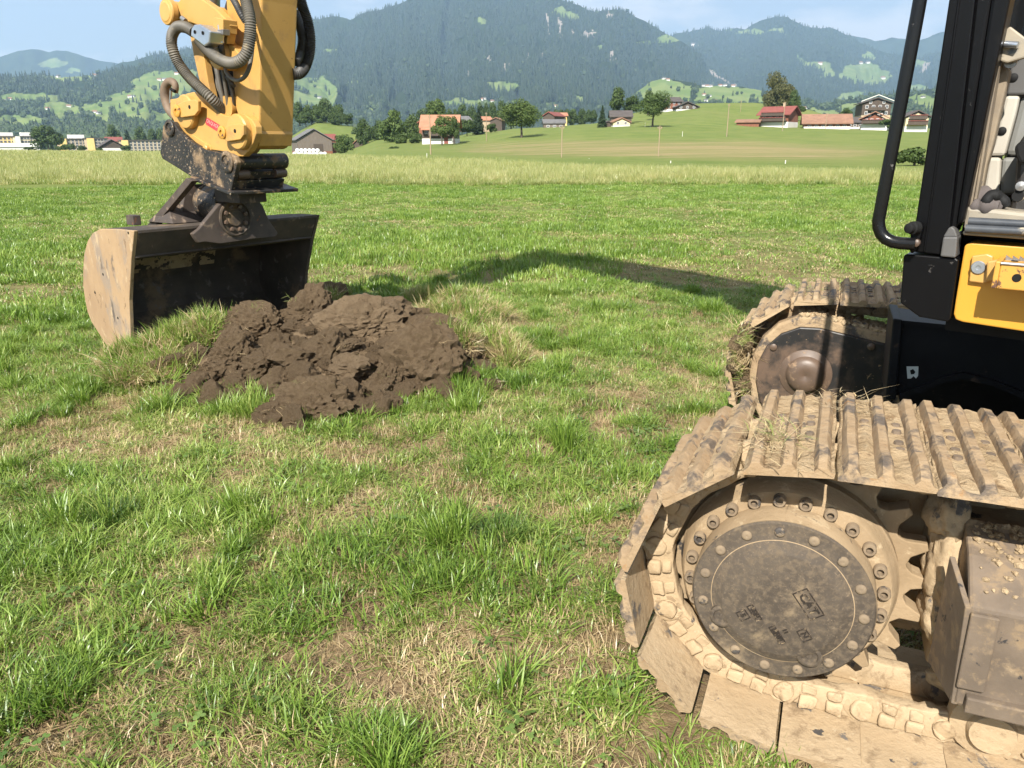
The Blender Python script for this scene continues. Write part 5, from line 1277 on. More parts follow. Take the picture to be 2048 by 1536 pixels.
# ================================================================== GRASS
def grass_material(name, dark, mid, light, straw, spread=.5, straw_lo=.80, trans=.28):
    m = bpy.data.materials.new(name); m.use_nodes = True
    nt = m.node_tree; L = nt.links.new; bs = nt.nodes['Principled BSDF']; out = nt.nodes['Material Output']
    oi = _n(nt, 'ShaderNodeObjectInfo')
    at = _n(nt, 'ShaderNodeAttribute'); at.attribute_name = 'tone'
    g = _n(nt, 'ShaderNodeNewGeometry')
    pn = _noise(nt, g.outputs['Position'], .9, 4, .6)
    f = _math(nt, 'ADD', _math(nt, 'MULTIPLY', at.outputs['Fac'], .45), _math(nt, 'MULTIPLY', oi.outputs['Random'], .30))
    f = _math(nt, 'ADD', f, _math(nt, 'MULTIPLY', _ramp(nt, pn, .35, .65), .25))
    cr = _n(nt, 'ShaderNodeValToRGB'); L(f, cr.inputs['Fac'])
    e = cr.color_ramp.elements
    e[0].position = .12; e[0].color = (*dark, 1); e[1].position = .95; e[1].color = (*straw, 1)
    x = e.new(.42); x.color = (*mid, 1); x = e.new(.70); x.color = (*light, 1)
    x = e.new(straw_lo); x.color = (*(.6 * np.array(light) + .4 * np.array(straw)), 1)
    col = cr.outputs['Color']
    L(col, bs.inputs['Base Color']); bs.inputs['Roughness'].default_value = .38; bs.inputs['Specular IOR Level'].default_value = .5
    tr = _n(nt, 'ShaderNodeBsdfTranslucent'); hs_ = _n(nt, 'ShaderNodeHueSaturation'); hs_.inputs['Value'].default_value = 1.25; hs_.inputs['Saturation'].default_value = 1.1
    L(col, hs_.inputs['Color']); L(hs_.outputs['Color'], tr.inputs['Color'])
    ms = _n(nt, 'ShaderNodeMixShader'); ms.inputs['Fac'].default_value = trans
    L(bs.outputs['BSDF'], ms.inputs[1]); L(tr.outputs['BSDF'], ms.inputs[2]); L(ms.outputs['Shader'], out.inputs['Surface'])
    return m
G_LUSH = grass_material('lush_grass', (0.056, 0.112, 0.014), (0.145, 0.238, 0.034), (0.242, 0.338, 0.066), (0.46, 0.45, 0.16), straw_lo=.86)
G_MIX = grass_material('mixed_grass', (0.078, 0.130, 0.020), (0.188, 0.262, 0.050), (0.300, 0.360, 0.098), (0.58, 0.49, 0.25), straw_lo=.79)
G_DARK = grass_material('dark_tuft_grass', (0.030, 0.065, 0.010), (0.060, 0.120, 0.018), (0.110, 0.180, 0.034), (0.22, 0.26, 0.08), straw_lo=.9)
G_DRY = grass_material('dry_straw', (0.24, 0.17, 0.085), (0.40, 0.30, 0.16), (0.52, 0.41, 0.23), (0.64, 0.53, 0.32), trans=.2)
G_TALL = grass_material('tall_hay_grass', (0.24, 0.285, 0.085), (0.37, 0.39, 0.145), (0.50, 0.475, 0.215), (0.62, 0.54, 0.30), straw_lo=.82, trans=.45)
G_CLOV = grass_material('clover_leaf', (0.060, 0.115, 0.022), (0.115, 0.190, 0.040), (0.165, 0.245, 0.062), (0.22, 0.29, 0.09), straw_lo=.9)
def tuft(seed, n, rad, hmin, hmax, wid, lean, m, seg=3, tone=(0, 1), flat=0.0, up=1.0):
    r = np.random.default_rng(seed); V = []; F = []; tn = []
    for _ in range(n):
        a = r.random() * 6.283; q = rad * r.random() ** .6
        x, y = q * math.cos(a), q * math.sin(a)
        h = r.uniform(hmin, hmax); w = wid * r.uniform(.6, 1.25) / 2
        da = a + r.normal(0, 1.1); dx, dy = math.cos(da), math.sin(da)
        sx, sy = -dy, dx
        tw = r.normal(0, .5); sx, sy = sx * math.cos(tw) + dx * math.sin(tw), sy * math.cos(tw) + dy * math.sin(tw)
        l = lean * r.uniform(.2, 1.5); o = len(V); t_ = r.uniform(*tone)
        for k in range(seg):
            t = k / seg; ww = w * (1 - .55 * t * t)
            px, py, pz = x + dx * h * l * t ** 1.8, y + dy * h * l * t ** 1.8, h * up * (t - .35 * l * t * t)
            if flat: pz = flat * (.3 + t) * r.random()
            V += [(px - sx * ww, py - sy * ww, pz), (px + sx * ww, py + sy * ww, pz)]
        t = 1; V.append((x + dx * h * l, y + dy * h * l, h * up * (1 - .35 * l) if not flat else flat * r.random()))
        for k in range(seg - 1): F.append((o + 2 * k, o + 2 * k + 1, o + 2 * k + 3, o + 2 * k + 2)); tn.append(t_)
        F.append((o + 2 * seg - 2, o + 2 * seg - 1, o + 2 * seg)); tn.append(t_)
    me = bpy.data.meshes.new('grass_tuft'); me.from_pydata([tuple(map(float, v)) for v in V], [], F); me.materials.append(m)
    me.attributes.new('tone', 'FLOAT', 'FACE').data.foreach_set('value', np.array(tn, np.float32)); me.shade_smooth()
    return me
def clover(seed, n, rad):
    r = np.random.default_rng(seed); V = []; F = []; tn = []
    for _ in range(n):
        a = r.random() * 6.283; q = rad * r.random() ** .5; x, y = q * math.cos(a), q * math.sin(a); h = r.uniform(.012, .045); t_ = r.random()
        b0 = r.random() * 6.283; tilt = r.normal(0, .25, 2)
        for k in range(3):
            an = b0 + k * 2.094; s = r.uniform(.0045, .0085)
            cx, cy = x + s * 1.0 * math.cos(an), y + s * 1.0 * math.sin(an); o = len(V)
            for j in range(7):
                bb = j * 2 * pi / 7; ex_, ey_ = s * math.cos(bb), s * .85 * math.sin(bb)
                vx, vy = cx + ex_ * math.cos(an) - ey_ * math.sin(an), cy + ex_ * math.sin(an) + ey_ * math.cos(an)
                V.append((vx, vy, h + tilt[0] * (vx - x) + tilt[1] * (vy - y) + .12 * abs(ey_)))
            F.append(tuple(range(o, o + 7))); tn.append(t_)
        o = len(V); V += [(x - .0008, y, 0), (x + .0008, y, 0), (x, y, h)]; F.append((o, o + 1, o + 2)); tn.append(t_)
    me = bpy.data.meshes.new('clover'); me.from_pydata([tuple(map(float, v)) for v in V], [], F); me.materials.append(G_CLOV)
    me.attributes.new('tone', 'FLOAT', 'FACE').data.foreach_set('value', np.array(tn, np.float32)); return me
def view_points(n, d0, d1, power=1.0, margin=420):
    n = int(n * 1.2)
    """random places on the ground inside the camera's wedge between two distances"""
    d = np.sqrt(rng.random(n) * (d1 ** 2 - d0 ** 2) + d0 ** 2) if power == 1 else d0 + (d1 - d0) * rng.random(n) ** power
    az = np.arctan((rng.random(n) * (2048 + 2 * margin) - margin - 1024) / (FPX / CP))
    if d0 < 4: az *= 1.12
    x, y = d * np.sin(az), d * np.cos(az)
    return x, y
def under_machine(x, y):
    P = np.stack([x, y], 1) - TO[:2]; a = P @ AV[:2]; n = P @ NV[:2]
    near = (a > -.40) & (a < 3.9) & (n > .0) & (n < .57)
    far = (a > -.40) & (a < 3.9) & (n > FAR_N - .285) & (n < FAR_N + .285)
    sh = (a > -.15) & (a < 3.9) & (n > .57) & (n < FAR_N - .285)
    return near | far, sh
def on_heap(x, y, k=1.0):
    u = (x - HC[0] - .04) / 1.16; v = (y - HC[1] - .24) / .86
    return u * u + v * v < k
def patch(x, y):                     # 1 lush .. 0 bare
    return .45 * fbm(x * 1.25 + 3, y * 1.25 + 8, 4, 101) + .55 * fbm(x * 3.1 + 3, y * 3.1 + 8, 3, 131)
def put(name, x, y, protos, smin, smax, idx=None, zoff=0, hs=None, tilt=.15):
    n = len(x); z = gz_xy(x, y) + zoff
    rot = np.stack([rng.normal(0, tilt, n), rng.normal(0, tilt, n), rng.random(n) * 6.283], 1)
    s = rng.uniform(smin, smax, n)
    scl = np.stack([s, s, s * (hs if hs is not None else 1)], 1)
    return scatter(name, np.stack([x, y, z], 1), rot, scl, rng.integers(0, len(protos), n) if idx is None else idx, protos)
# --- foreground, 1.2 m to 8 m
LUSH = [tuft(s, 40, .055, .030, .085, .0042, .95, G_LUSH) for s in range(4)]
MIX = [tuft(10 + s, 40, .070, .018, .062, .0038, 1.0, G_MIX) for s in range(4)]
DRY = [tuft(20 + s, 50, .085, .03, .085, .0026, 1.0, G_DRY, seg=2, flat=.016) for s in range(3)]
STUB = [tuft(30 + s, 26, .06, .02, .055, .0026, .6, G_DRY, seg=2) for s in range(2)]
TALLT = [tuft(35 + s, 60, .045, .07, .150, .0042, .60, G_LUSH) for s in range(2)]
x, y = view_points(25000, 1.15, 8.4, 1)
p = patch(x, y); m_, sh = under_machine(x, y); hp = on_heap(x, y, .92); d = np.hypot(x, y)
gap = np.clip((vnoise(x / .13 + 40, y / .13, 62) - .12) * 4, .15, 1)
ok = ~m_ & ~hp & (rng.random(len(x)) < gap * np.clip((p - .325 + .018 * d) * 5.5, .2, 1) * np.clip(.55 + d * .09, 0, 1)) & ~(sh & (rng.random(len(x)) < .5))
x1, y1, p1 = x[ok], y[ok], p[ok]
lush = rng.random(len(x1)) < np.clip((p1 - .40) * 4.0, .05, .85)
tall = (vnoise(x1 / .26 + 5, y1 / .26, 66) > .80) & (rng.random(len(x1)) < .6)
hsc = np.clip(.65 + (p1 - .4) * 2.0, .5, 1.3) * (.60 + .75 * vnoise(x1 / .12, y1 / .12, 61))
idx = np.where(tall, 8 + rng.integers(0, 2, len(x1)), np.where(lush, rng.integers(0, 4, len(x1)), 4 + rng.integers(0, 4, len(x1))))
put('lawn_grass', x1, y1, LUSH + MIX + TALLT, .8, 1.3, idx, hs=hsc)
x, y = view_points(4700, 1.15, 7.0)
m_, sh = under_machine(x, y); ok = ~m_ & ~on_heap(x, y, .95)
put('dry_thatch', x[ok], y[ok], DRY + STUB, .8, 1.4, zoff=.004, tilt=.05)
x, y = view_points(5200, 1.15, 8.2)
m_, sh = under_machine(x, y); ok = ~m_ & ~on_heap(x, y, .95)
put('dry_thatch', x[ok], y[ok], DRY + STUB, .8, 1.4, zoff=.003, tilt=.05)
x, y = view_points(300, 1.2, 4.2); p = fbm(x * 1.7 + 30, y * 1.7, 3, 55)
ok = (p > .5) & ~under_machine(x, y)[0] & ~on_heap(x, y)
put('clover', x[ok], y[ok], [clover(s, 7, .08) for s in range(3)], .8, 1.25, tilt=.05)
# --- middle lawn, 8 m to 31 m
MID = [tuft(40 + s, 40, .14, .035, .095, .009, .60, G_LUSH, seg=2) for s in range(3)] + [tuft(50 + s, 40, .16, .025, .075, .008, .8, G_MIX, seg=2) for s in range(2)] + [tuft(60, 40, .16, .02, .05, .007, .9, G_DRY, seg=2)]
x, y = view_points(30000, 7.6, 31.5)
p = fbm(x * .55 + 3, y * .55 + 8, 4, 102); ok = ~under_machine(x, y)[0] & (rng.random(len(x)) < np.clip((p - .2) * 6, .62, 1))
x, y, p = x[ok], y[ok], p[ok]; d = np.hypot(x, y)
u = rng.random(len(x))
idx = np.where(u < np.clip((p - .33) * 4.5, .42, .94), rng.integers(0, 3, len(x)), np.where(rng.random(len(x)) < np.clip(1.25 - d / 22, .12, .8) * np.clip((.52 - p) * 6, 0, 1), 5, rng.integers(3, 5, len(x))))
put('mown_lawn', x, y, MID, .8, 1.35, idx, hs=np.clip(.6 + (p - .35) * 2, .5, 1.3))
# --- the uncut strip beyond
def strip_far(px):    # where the strip ends, in metres
    return np.interp(px, [-300, 0, 400, 700, 900, 1100, 1400, 1840, 2300], [185, 175, 140, 98, 70, 50, 46, 42, 41])
TALL = [tuft(70 + s, 44, .24, .22, .52, .012, .30, G_TALL, seg=3) for s in range(4)] + [tuft(80, 40, .22, .12, .34, .016, .4, G_LUSH, seg=2)]
n = 34000
d = 29.6 + (185 - 29.6) * rng.random(n) ** 2.3
az = np.arctan((rng.random(n) * 2500 - 226 - 1024) / (FPX / CP)); x, y = d * np.sin(az), d * np.cos(az)
edge = 29.9 + (fbm(x / 2.2, y * 0, 3, 12) - .5) * 2.6
ok = (y > edge) & (d < strip_far(px_of(x, y)) + (rng.random(n) - .5) * 2)
x, y, d, edge_ = x[ok], y[ok], d[ok], edge[ok]
front = (y < 31.4) & (rng.random(len(x)) < .55)
idx = np.where(front, 4, rng.integers(0, 4, len(x)))
gro = np.clip(d / 45, 1, 2.6)
z = gz_xy(x, y)
s = rng.uniform(.8, 1.25, len(x))
scatter('tall_grass', np.stack([x, y, z], 1), np.stack([rng.normal(0, .1, len(x)), rng.normal(0, .1, len(x)), rng.random(len(x)) * 6.28], 1), np.stack([s * gro, s * gro, s * (.8 + .4 * fbm(x / 6, y / 6, 3, 5)) * np.clip(.45 + (y - edge_) / 3, .45, 1)], 1), idx, TALL)
# --- turned over sods with grass on them beside the heap
def sod(label, cells, col, n, seed):
    """cells: photo points along the sod; a lumpy clump of earth and grass lying on the ground"""
    pass
SODG = [tuft(90 + s, 60, .07, .05, .13, .0042, .95, g_, seg=3) for s, g_ in enumerate((G_DRY, G_MIX, G_DRY, G_MIX))]
SODL = [tuft(96 + s, 50, .06, .07, .17, .0048, .55, G_LUSH, seg=3) for s in range(2)]
sod_src = [('clump of torn up turf with dry roots left of the soil heap', [(290, 735, 90), (330, 715, 110), (375, 690, 110), (412, 672, 90), (275, 765, 70), (345, 750, 80), (262, 730, 70)], 0),
           ('torn up turf with yellow grass draped on the right of the soil heap', [(875, 640, 80), (915, 645, 100), (950, 670, 100), (985, 700, 90), (905, 690, 80), (1015, 725, 70), (845, 605, 60), (925, 612, 90), (970, 640, 80)], 1),
           ('small sod of grass hanging on the topmost clod beside the bucket', [(668, 600, 46), (655, 612, 40)], 2)]
for si, (lab, cells, kk) in enumerate(sod_src):
    c0 = clod_place(*cells[0][:2], .1)[0]
    so = tag(empty('turf_sod', c0), lab, 'turf')
    b = bmesh.new()
    pts = []
    for j, (px, py, sz) in enumerate(cells):
        P, d = clod_place(px, py, .06)
        rad = sz / FPX * d / 2 * 1.1
        o = link('sod_lump', clod_mesh(200 + si * 20 + j, 3, M['soil'], (1.1, .9, .6), 1.0, .3, 'sod_lump'), so)
        o.location = Vector(P - c0 - np.array([0, 0, rad * .12])); o.scale = (rad,) * 3; o.rotation_euler = (0, 0, j)
        for _ in range(int(26 + sz / 2)):
            a = rr.random() * 6.28; q = rad * rr.random() ** .5
            pts.append((P[0] + q * math.cos(a), P[1] + q * math.sin(a), P[2] + rad * .42 * (1 - (q / rad) ** 2) - rad * .02))
    pts = np.array(pts); n = len(pts)
    lush_p = .35 if kk == 0 else .10
    idx = np.where(rng.random(n) < lush_p, 4 + rng.integers(0, 2, n), rng.integers(0, 4, n))
    o = scatter('sod_grass', pts - c0, np.stack([rng.normal(0, .5, n), rng.normal(0, .5, n), rng.random(n) * 6.28], 1), rng.uniform(.7, 1.25, n), idx, SODG + SODL)
    o.parent = so
# --- a few dark dense tufts one can pick out
for lab, px, py, rad, h in (('dense dark green grass tuft standing alone in the left foreground', 222, 1050, .10, .13), ('dark green grass tuft in the foreground between heap and near track', 1005, 1080, .09, .14), ('bright green grass tuft at the bottom edge below the heap', 755, 1505, .07, .11)):
    P = on_z(px, py, 0.0)
    o = link('grass_tuft', tuft(int(px), 420, rad, h * .45, h, .0040, .75, G_DARK if px != 755 else G_LUSH)); o.location = (P[0], P[1], float(gz_xy(P[0], P[1])[0]) - .004)
    tag(o, lab, 'grass tuft')
# grass and straw bits caught on the tracks
pts = []; 
for px, py, k in ((1560, 865, 10), (1540, 880, 8), (1720, 815, 4), (1600, 920, 2), (1660, 800, 3)):
    for _ in range(k):
        P = on_z(px + rr.uniform(-28, 28), py + rr.uniform(-12, 12), .815); pts.append(P)
for _ in range(60):
    P = T(-.2 + .55 * rr.random(), FAR_N + rr.uniform(-.25, .25), .80); pts.append(P)
pts = np.array(pts); n = len(pts)
WISP = [tuft(300 + s, 14, .05, .03, .10, .0026, 1.0, g_, seg=2, flat=.012) for s, g_ in enumerate((G_MIX, G_DRY, G_DRY))]
scatter('grass_wisps', pts, np.stack([rng.normal(0, .15, n), rng.normal(0, .15, n), rng.random(n) * 6.28], 1), rng.uniform(.7, 1.2, n), rng.integers(0, 3, n), WISP)
k_ = rng.integers(0, len(SURF), 90)
scatter('heap_straw', SURF[k_] + HC + np.array([0, 0, .004]), rng.normal(0, .5, (90, 3)), rng.uniform(.4, .9, 90), rng.integers(0, 3, 90), [tuft(320 + s, 5, .06, .04, .12, .003, 1.0, g_, seg=3, flat=.02) for s, g_ in enumerate((G_DRY, G_DRY, G_MIX))])
# roots and grass torn up by the far track
pts = []
for px, py in ((1478, 690), (1485, 720), (1475, 745), (1490, 670), (1478, 770), (1500, 690), (1468, 715)):
    for _ in range(2):
        pts.append(TP(px + rr.uniform(-14, 14), py + rr.uniform(-18, 18), FAR_N - .30 - rr.random() * .06))
pts = np.array(pts); n = len(pts)
scatter('torn_roots', pts, rng.normal(0, 1.2, (n, 3)), rng.uniform(.6, 1.0, n), rng.integers(0, 3, n), [tuft(310 + s, 40, .05, .03, .10, .003, 1.1, g_, seg=2) for s, g_ in enumerate((G_DRY, G_DRY, G_MIX))])
# ================================================================== HOUSES
H = {}
H['wood_dark'] = mat('dark_weathered_wood', (0.055, 0.040, 0.030), (0.085, 0.062, 0.046), 1.2, .85, stretch=(6, 6, .5))
H['wood_grey'] = mat('grey_barn_boards', (0.115, 0.090, 0.072), (0.165, 0.135, 0.110), 1.1, .9, stretch=(6, 6, .4))
H['wood_red'] = mat('red_brown_wood', (0.17, 0.062, 0.034), (0.22, 0.085, 0.045), 1.2, .85, stretch=(5, 5, .5))
H['white'] = mat('white_plaster', (0.70, 0.68, 0.64), (0.62, 0.60, 0.56), .6, .9)
H['cream'] = mat('cream_plaster', (0.68, 0.56, 0.34), (0.62, 0.51, 0.31), .6, .9)
H['tan'] = mat('tan_plaster', (0.44, 0.34, 0.22), (0.38, 0.30, 0.20), .6, .9)
H['yellow'] = mat('yellow_plaster', (0.70, 0.52, 0.20), (0.66, 0.48, 0.19), .6, .9)
H['roof_grey'] = mat('grey_slate_roof', (0.105, 0.100, 0.100), (0.15, 0.145, 0.14), .8, .8, bump=.3, bscale=6, bdist=.05)
H['roof_dark'] = mat('dark_tile_roof', (0.060, 0.050, 0.046), (0.085, 0.07, 0.062), .8, .8, bump=.3, bscale=6, bdist=.05)
H['roof_brown'] = mat('brown_tile_roof', (0.20, 0.105, 0.065), (0.27, 0.145, 0.09), .7, .8, bump=.3, bscale=6, bdist=.05)
H['roof_orange'] = mat('orange_tile_roof', (0.34, 0.145, 0.082), (0.40, 0.18, 0.105), .6, .8, bump=.3, bscale=6, bdist=.05)
H['roof_red'] = mat('red_tile_roof', (0.17, 0.045, 0.034), (0.215, 0.06, 0.045), .7, .75, bump=.3, bscale=6, bdist=.05)
H['pane'] = mat('house_window_pane', (0.035, 0.04, 0.05), None, 1, .15)
H['wframe'] = mat('white_window_frame', (0.65, 0.63, 0.6), None, 1, .6)
H['shutter'] = mat('brown_shutter', (0.11, 0.05, 0.03), None, 1, .7)
_wme = {}
def window_mesh(w, h):
    k = (round(w, 2), round(h, 2))
    if k not in _wme:
        f = MB(); t = .10
        for cx, cz, sx, sz in ((0, h / 2, w, t), (0, -h / 2, w, t), (-w / 2, 0, t, h - t), (w / 2, 0, t, h - t), (0, 0, t * .6, h - t)):
            f.box((cx, -.03, cz), (sx, .09, sz))
        p = MB().box((0, .0, 0), (w - t, .03, h - t))
        _wme[k] = (f.mesh('window', H['wframe']), p.mesh('pane', H['pane']))
    return _wme[k]
def add_window(root, x, y, z, w=1.0, h=1.2):
    f, p = window_mesh(w, h)
    o = link('window', f, root); o.location = (x, y, z); q = link('pane', p, o)
    return o
def mpp(px, d):
    az = math.atan((px - 1024) * CP / FPX); return d * math.cos(az) * CP / FPX * 1.02
def house(name, label, cat, x0, x1, yb, ye, yr, d, style, wallm, roofm, basem=None, base_h=.0, depth=None, yaw=0, over=.7, rows=(), balcony=(), chimney=False, group=None, wx=1.0):
    cx = (x0 + x1) / 2; k = mpp(cx, d)
    wid = (x1 - x0) * k - 2 * over; he = (yb - ye) * k; hr = (yb - yr) * k
    depth = depth or wid * .9
    P = on_dist(cx, yb, d); az = math.atan2(P[0], P[1])
    root = tag(empty(name, P, -az + R(yaw)), label, cat, group)
    hw, hd = wid / 2, depth / 2; y0 = 0
    # walls
    b = MB()
    if style == 'gable':
        hrw = he + (hr - he) * hw / (hw + over)
        f = [(-hw, y0, base_h), (hw, y0, base_h), (hw, y0, he), (0, y0, hrw), (-hw, y0, he)]; b.prism(f, (0, depth, 0))
    else:
        hrw = he + (hr - he) * hd / (hd + over)
        f = [(-hw, y0, base_h), (-hw, y0 + depth, base_h), (-hw, y0 + depth, he), (-hw, y0 + hd, hrw), (-hw, y0, he)]; b.prism(f, (wid, 0, 0))
    link('wall', b.mesh('wall', wallm), root)
    b = MB().box((0, y0 + hd, base_h / 2 - 1.2), (wid + .12, depth + .12, base_h + 2.4)); link('base', b.mesh('base', basem or wallm), root)
    # roof: two slabs with eaves
    th = .28; b = MB()
    if style == 'gable':
        e = he - (hr - he) * over / hw * .0
        for s_ in (-1, 1):
            b.prism([(0, y0 - over, hr), (s_ * (hw + over), y0 - over, he - .0), (s_ * (hw + over), y0 - over, he + th), (0, y0 - over, hr + th)], (0, depth + 2 * over, 0))
    else:
        for a_, c_ in ((y0 - over, y0 + hd), (y0 + depth + over, y0 + hd)):
            b.prism([(-hw - over, a_, he), (-hw - over, c_, hr), (-hw - over, c_, hr + th), (-hw - over, a_, he + th)], (wid + 2 * over, 0, 0))
    rf = link('roof', b.mesh('roof', roofm), root)
    if chimney:
        link('chimney', MB().box((hw * .3, y0 + hd * (1 if style != 'gable' else .7), hr + .5), (.6, .6, 1.6)).mesh('chimney', H['tan']), rf)
    for z, n, ww, hh_ in rows:
        for i in range(n):
            x = (-hw + wid * (i + .5) / n) * .92 * wx
            add_window(root, x, y0 - .04, z, ww, hh_)
    for z, w_ in balcony:
        b = MB(); b.box((0, y0 - .75, z), (w_ * wid, 1.4, .16)); b.box((0, y0 - 1.4, z + .5), (w_ * wid, .08, .85))
        bl = link('balcony', b.mesh('balcony', H['wood_dark']), root)
        fl = MB()
        for i in range(9): fl.box((-w_ * wid / 2 + w_ * wid * (i + .5) / 9, y0 - 1.52, z + .95), (w_ * wid / 12, .2, .22))
        if w_ > .65: link('flower_box', fl.mesh('flower_box', H['roof_red']), bl)
    return root
# --- barns and houses at the left of the slope
h = house('barn', 'grey timber barn with wide gable behind the white bales', 'barn', 594, 668, 312, 283, 262, 288, 'gable', H['wood_grey'], H['roof_grey'], H['wood_red'], 1.6, 16, 8, .6, rows=())
link('barn_door', MB().box((1.2, -.06, 2.2), (3.2, .08, 3.6)).mesh('barn_door', H['wood_dark']), h)
house('shed', 'low red brown shed with dark roof attached right of the grey barn', 'shed', 648, 690, 311, 296, 288, 294, 'gable', H['wood_red'], H['roof_dark'], None, .0, 8, 25, .5)
house('farmhouse', 'red tiled roof showing above the low shed beside the grey barn', 'house', 640, 676, 300, 281, 271, 320, 'eave', H['wood_red'], H['roof_red'], None, 0, 8, 10, .6)
house('shed', 'small brown roofed hut among the trees right of the barn', 'shed', 704, 732, 300, 291, 279, 305, 'gable', H['wood_dark'], H['roof_brown'], None, 0, 7, -20, .5)
h = house('chalet', 'wooden house with big orange tiled roof and a tree in front', 'house', 840, 919, 289, 258, 235, 200, 'eave', H['wood_dark'], H['roof_orange'], H['white'], 1.4, 8, -6, .7, rows=((3.0, 5, .8, .9),), balcony=((2.1, .62),))
b = MB(); b.prism([(-4.4, -1.7, 3.35), (4.0, -1.7, 3.35), (4.0, -.05, 4.1), (-4.4, -.05, 4.1)], (0, 0, .16)); link('porch_roof', b.mesh('porch_roof', H['roof_orange']), h)
link('door', MB().box((1.6, -.06, .9), (1.0, .08, 1.9)).mesh('door', H['roof_red']), h)
house('barn', 'dark wooden gable house partly behind the orange roof', 'house', 835, 872, 262, 248, 236, 232, 'gable', H['wood_red'], H['roof_red'], None, 0, 8, -15, .5)
house('barn', 'grey roofed barn between the orange roof and the dark spruce', 'barn', 916, 946, 250, 243, 234, 300, 'eave', H['wood_dark'], H['roof_grey'], None, 0, 8, 20, .5)
house('farmhouse', 'reddish roofed farmhouse above the meadow left of the round tree', 'house', 964, 986, 251, 242, 235, 330, 'eave', H['tan'], H['roof_orange'], None, 0, 8, 14, .5)
house('farmhouse', 'low brown roofed gable house just left of the round tree', 'house', 978, 1006, 252, 243, 237, 325, 'gable', H['wood_dark'], H['roof_brown'], None, 0, 8, -10, .5)
house('chalet', 'brown gable house with red roof right of the round tree', 'house', 1083, 1112, 243, 234, 226, 310, 'gable', H['wood_dark'], H['roof_red'], None, 0, 9, -25, .5)
house('farmhouse', 'yellow house with low orange roof right of the round tree', 'house', 1106, 1136, 241, 233, 227, 318, 'eave', H['yellow'], H['roof_orange'], None, 0, 8, 6, .5, rows=((1.3, 3, .8, .8),))
house('barn', 'long grey roofed barn below the yellow house', 'barn', 1086, 1132, 257, 248, 241, 262, 'eave', H['wood_grey'], H['roof_grey'], None, 0, 7, 4, .4, rows=((.7, 3, .9, .6),))
house('barn', 'dark barn with slate roof behind the small cream house', 'barn', 1219, 1265, 252, 236, 224, 250, 'eave', H['wood_dark'], H['roof_dark'], None, 0, 8, 4, .5, rows=((1.4, 2, .8, .8),))
house('cottage', 'small cream gable cottage in front of the dark slate barn', 'house', 1224, 1262, 255, 246, 238, 236, 'gable', H['cream'], H['roof_brown'], H['white'], .5, 6, 12, .4, rows=((1.2, 2, .7, .8),))
house('shed', 'little dark gable shed left of the cream cottage', 'shed', 1206, 1226, 255, 249, 244, 238, 'gable', H['wood_dark'], H['roof_dark'], None, 0, 5, 10, .3)
house('chalet', 'tall red brown chalet on the hilltop left of its neighbour', 'house', 1328, 1366, 227, 206, 197, 332, 'eave', H['wood_red'], H['roof_dark'], H['white'], 1.6, 9, 22, .6, rows=((2.4, 3, .8, .9), (4.0, 3, .8, .9)))
house('chalet', 'brown gable chalet with white base on the hilltop', 'house', 1350, 1398, 228, 216, 206, 326, 'gable', H['wood_dark'], H['roof_dark'], H['white'], 1.7, 9, 10, .7, rows=((.8, 3, .8, .9), (2.5, 3, .8, .8)))
h = house('chalet', 'chalet with bright red roof and white walls on the green slope', 'house', 1512, 1580, 256, 233, 217, 258, 'eave', H['wood_red'], H['roof_red'], H['white'], 1.7, 8, -22, .9, rows=((.9, 3, .9, 1.0), (2.9, 4, .8, .9)), balcony=((2.0, .95), (3.5, .8)), chimney=True)
house('shed', 'low brown shed left of the red roofed chalet', 'shed', 1470, 1519, 255, 246, 241, 256, 'eave', H['wood_red'], H['roof_brown'], None, 0, 6, -8, .5)
house('barn', 'long barn with large rusty brown tiled roof and white base', 'barn', 1606, 1700, 259, 249, 231, 252, 'eave', H['wood_red'], H['roof_brown'], H['white'], .8, 11, 4, .8, rows=((.9, 6, .9, .7),))
house('barn', 'grey annex between the rusty barn and the brown chalet', 'barn', 1690, 1728, 258, 247, 237, 262, 'eave', H['wood_grey'], H['roof_dark'], H['white'], .5, 8, 6, .5, rows=((1.0, 3, .8, .7),))
h = house('guesthouse', 'large dark three storey house behind the brown chalet', 'house', 1720, 1780, 240, 210, 200, 300, 'gable', H['wood_dark'], H['roof_dark'], H['tan'], 1.5, 11, 12, .7, rows=((2.2, 4, .9, 1.0), (4.2, 4, .9, 1.0), (5.6, 2, .8, .8)), balcony=((3.1, .6),))
link('gable_trim', MB().tube([(-5.2, -.8, 5.9), (0, -.8, 7.9), (5.2, -.8, 5.9)], .14, 6).mesh('gable_trim', H['white']), h)
house('chalet', 'brown chalet with red roof and white base beside the annex', 'house', 1718, 1776, 259, 241, 227, 250, 'gable', H['wood_red'], H['roof_brown'], H['white'], 1.5, 9, -4, .9, rows=((.8, 4, .8, .8), (2.4, 4, .8, .9), (3.9, 2, .7, .7)), balcony=((1.7, .95),))
house('chalet', 'cream chalet with flower balconies right beside the cab handrail', 'house', 1806, 1856, 262, 237, 225, 240, 'gable', H['cream'], H['roof_dark'], H['white'], 1.2, 9, 12, .7, rows=((.7, 3, .8, .8), (2.2, 3, .8, .9), (3.6, 3, .8, .8)), balcony=((1.6, .9), (3.0, .8)))
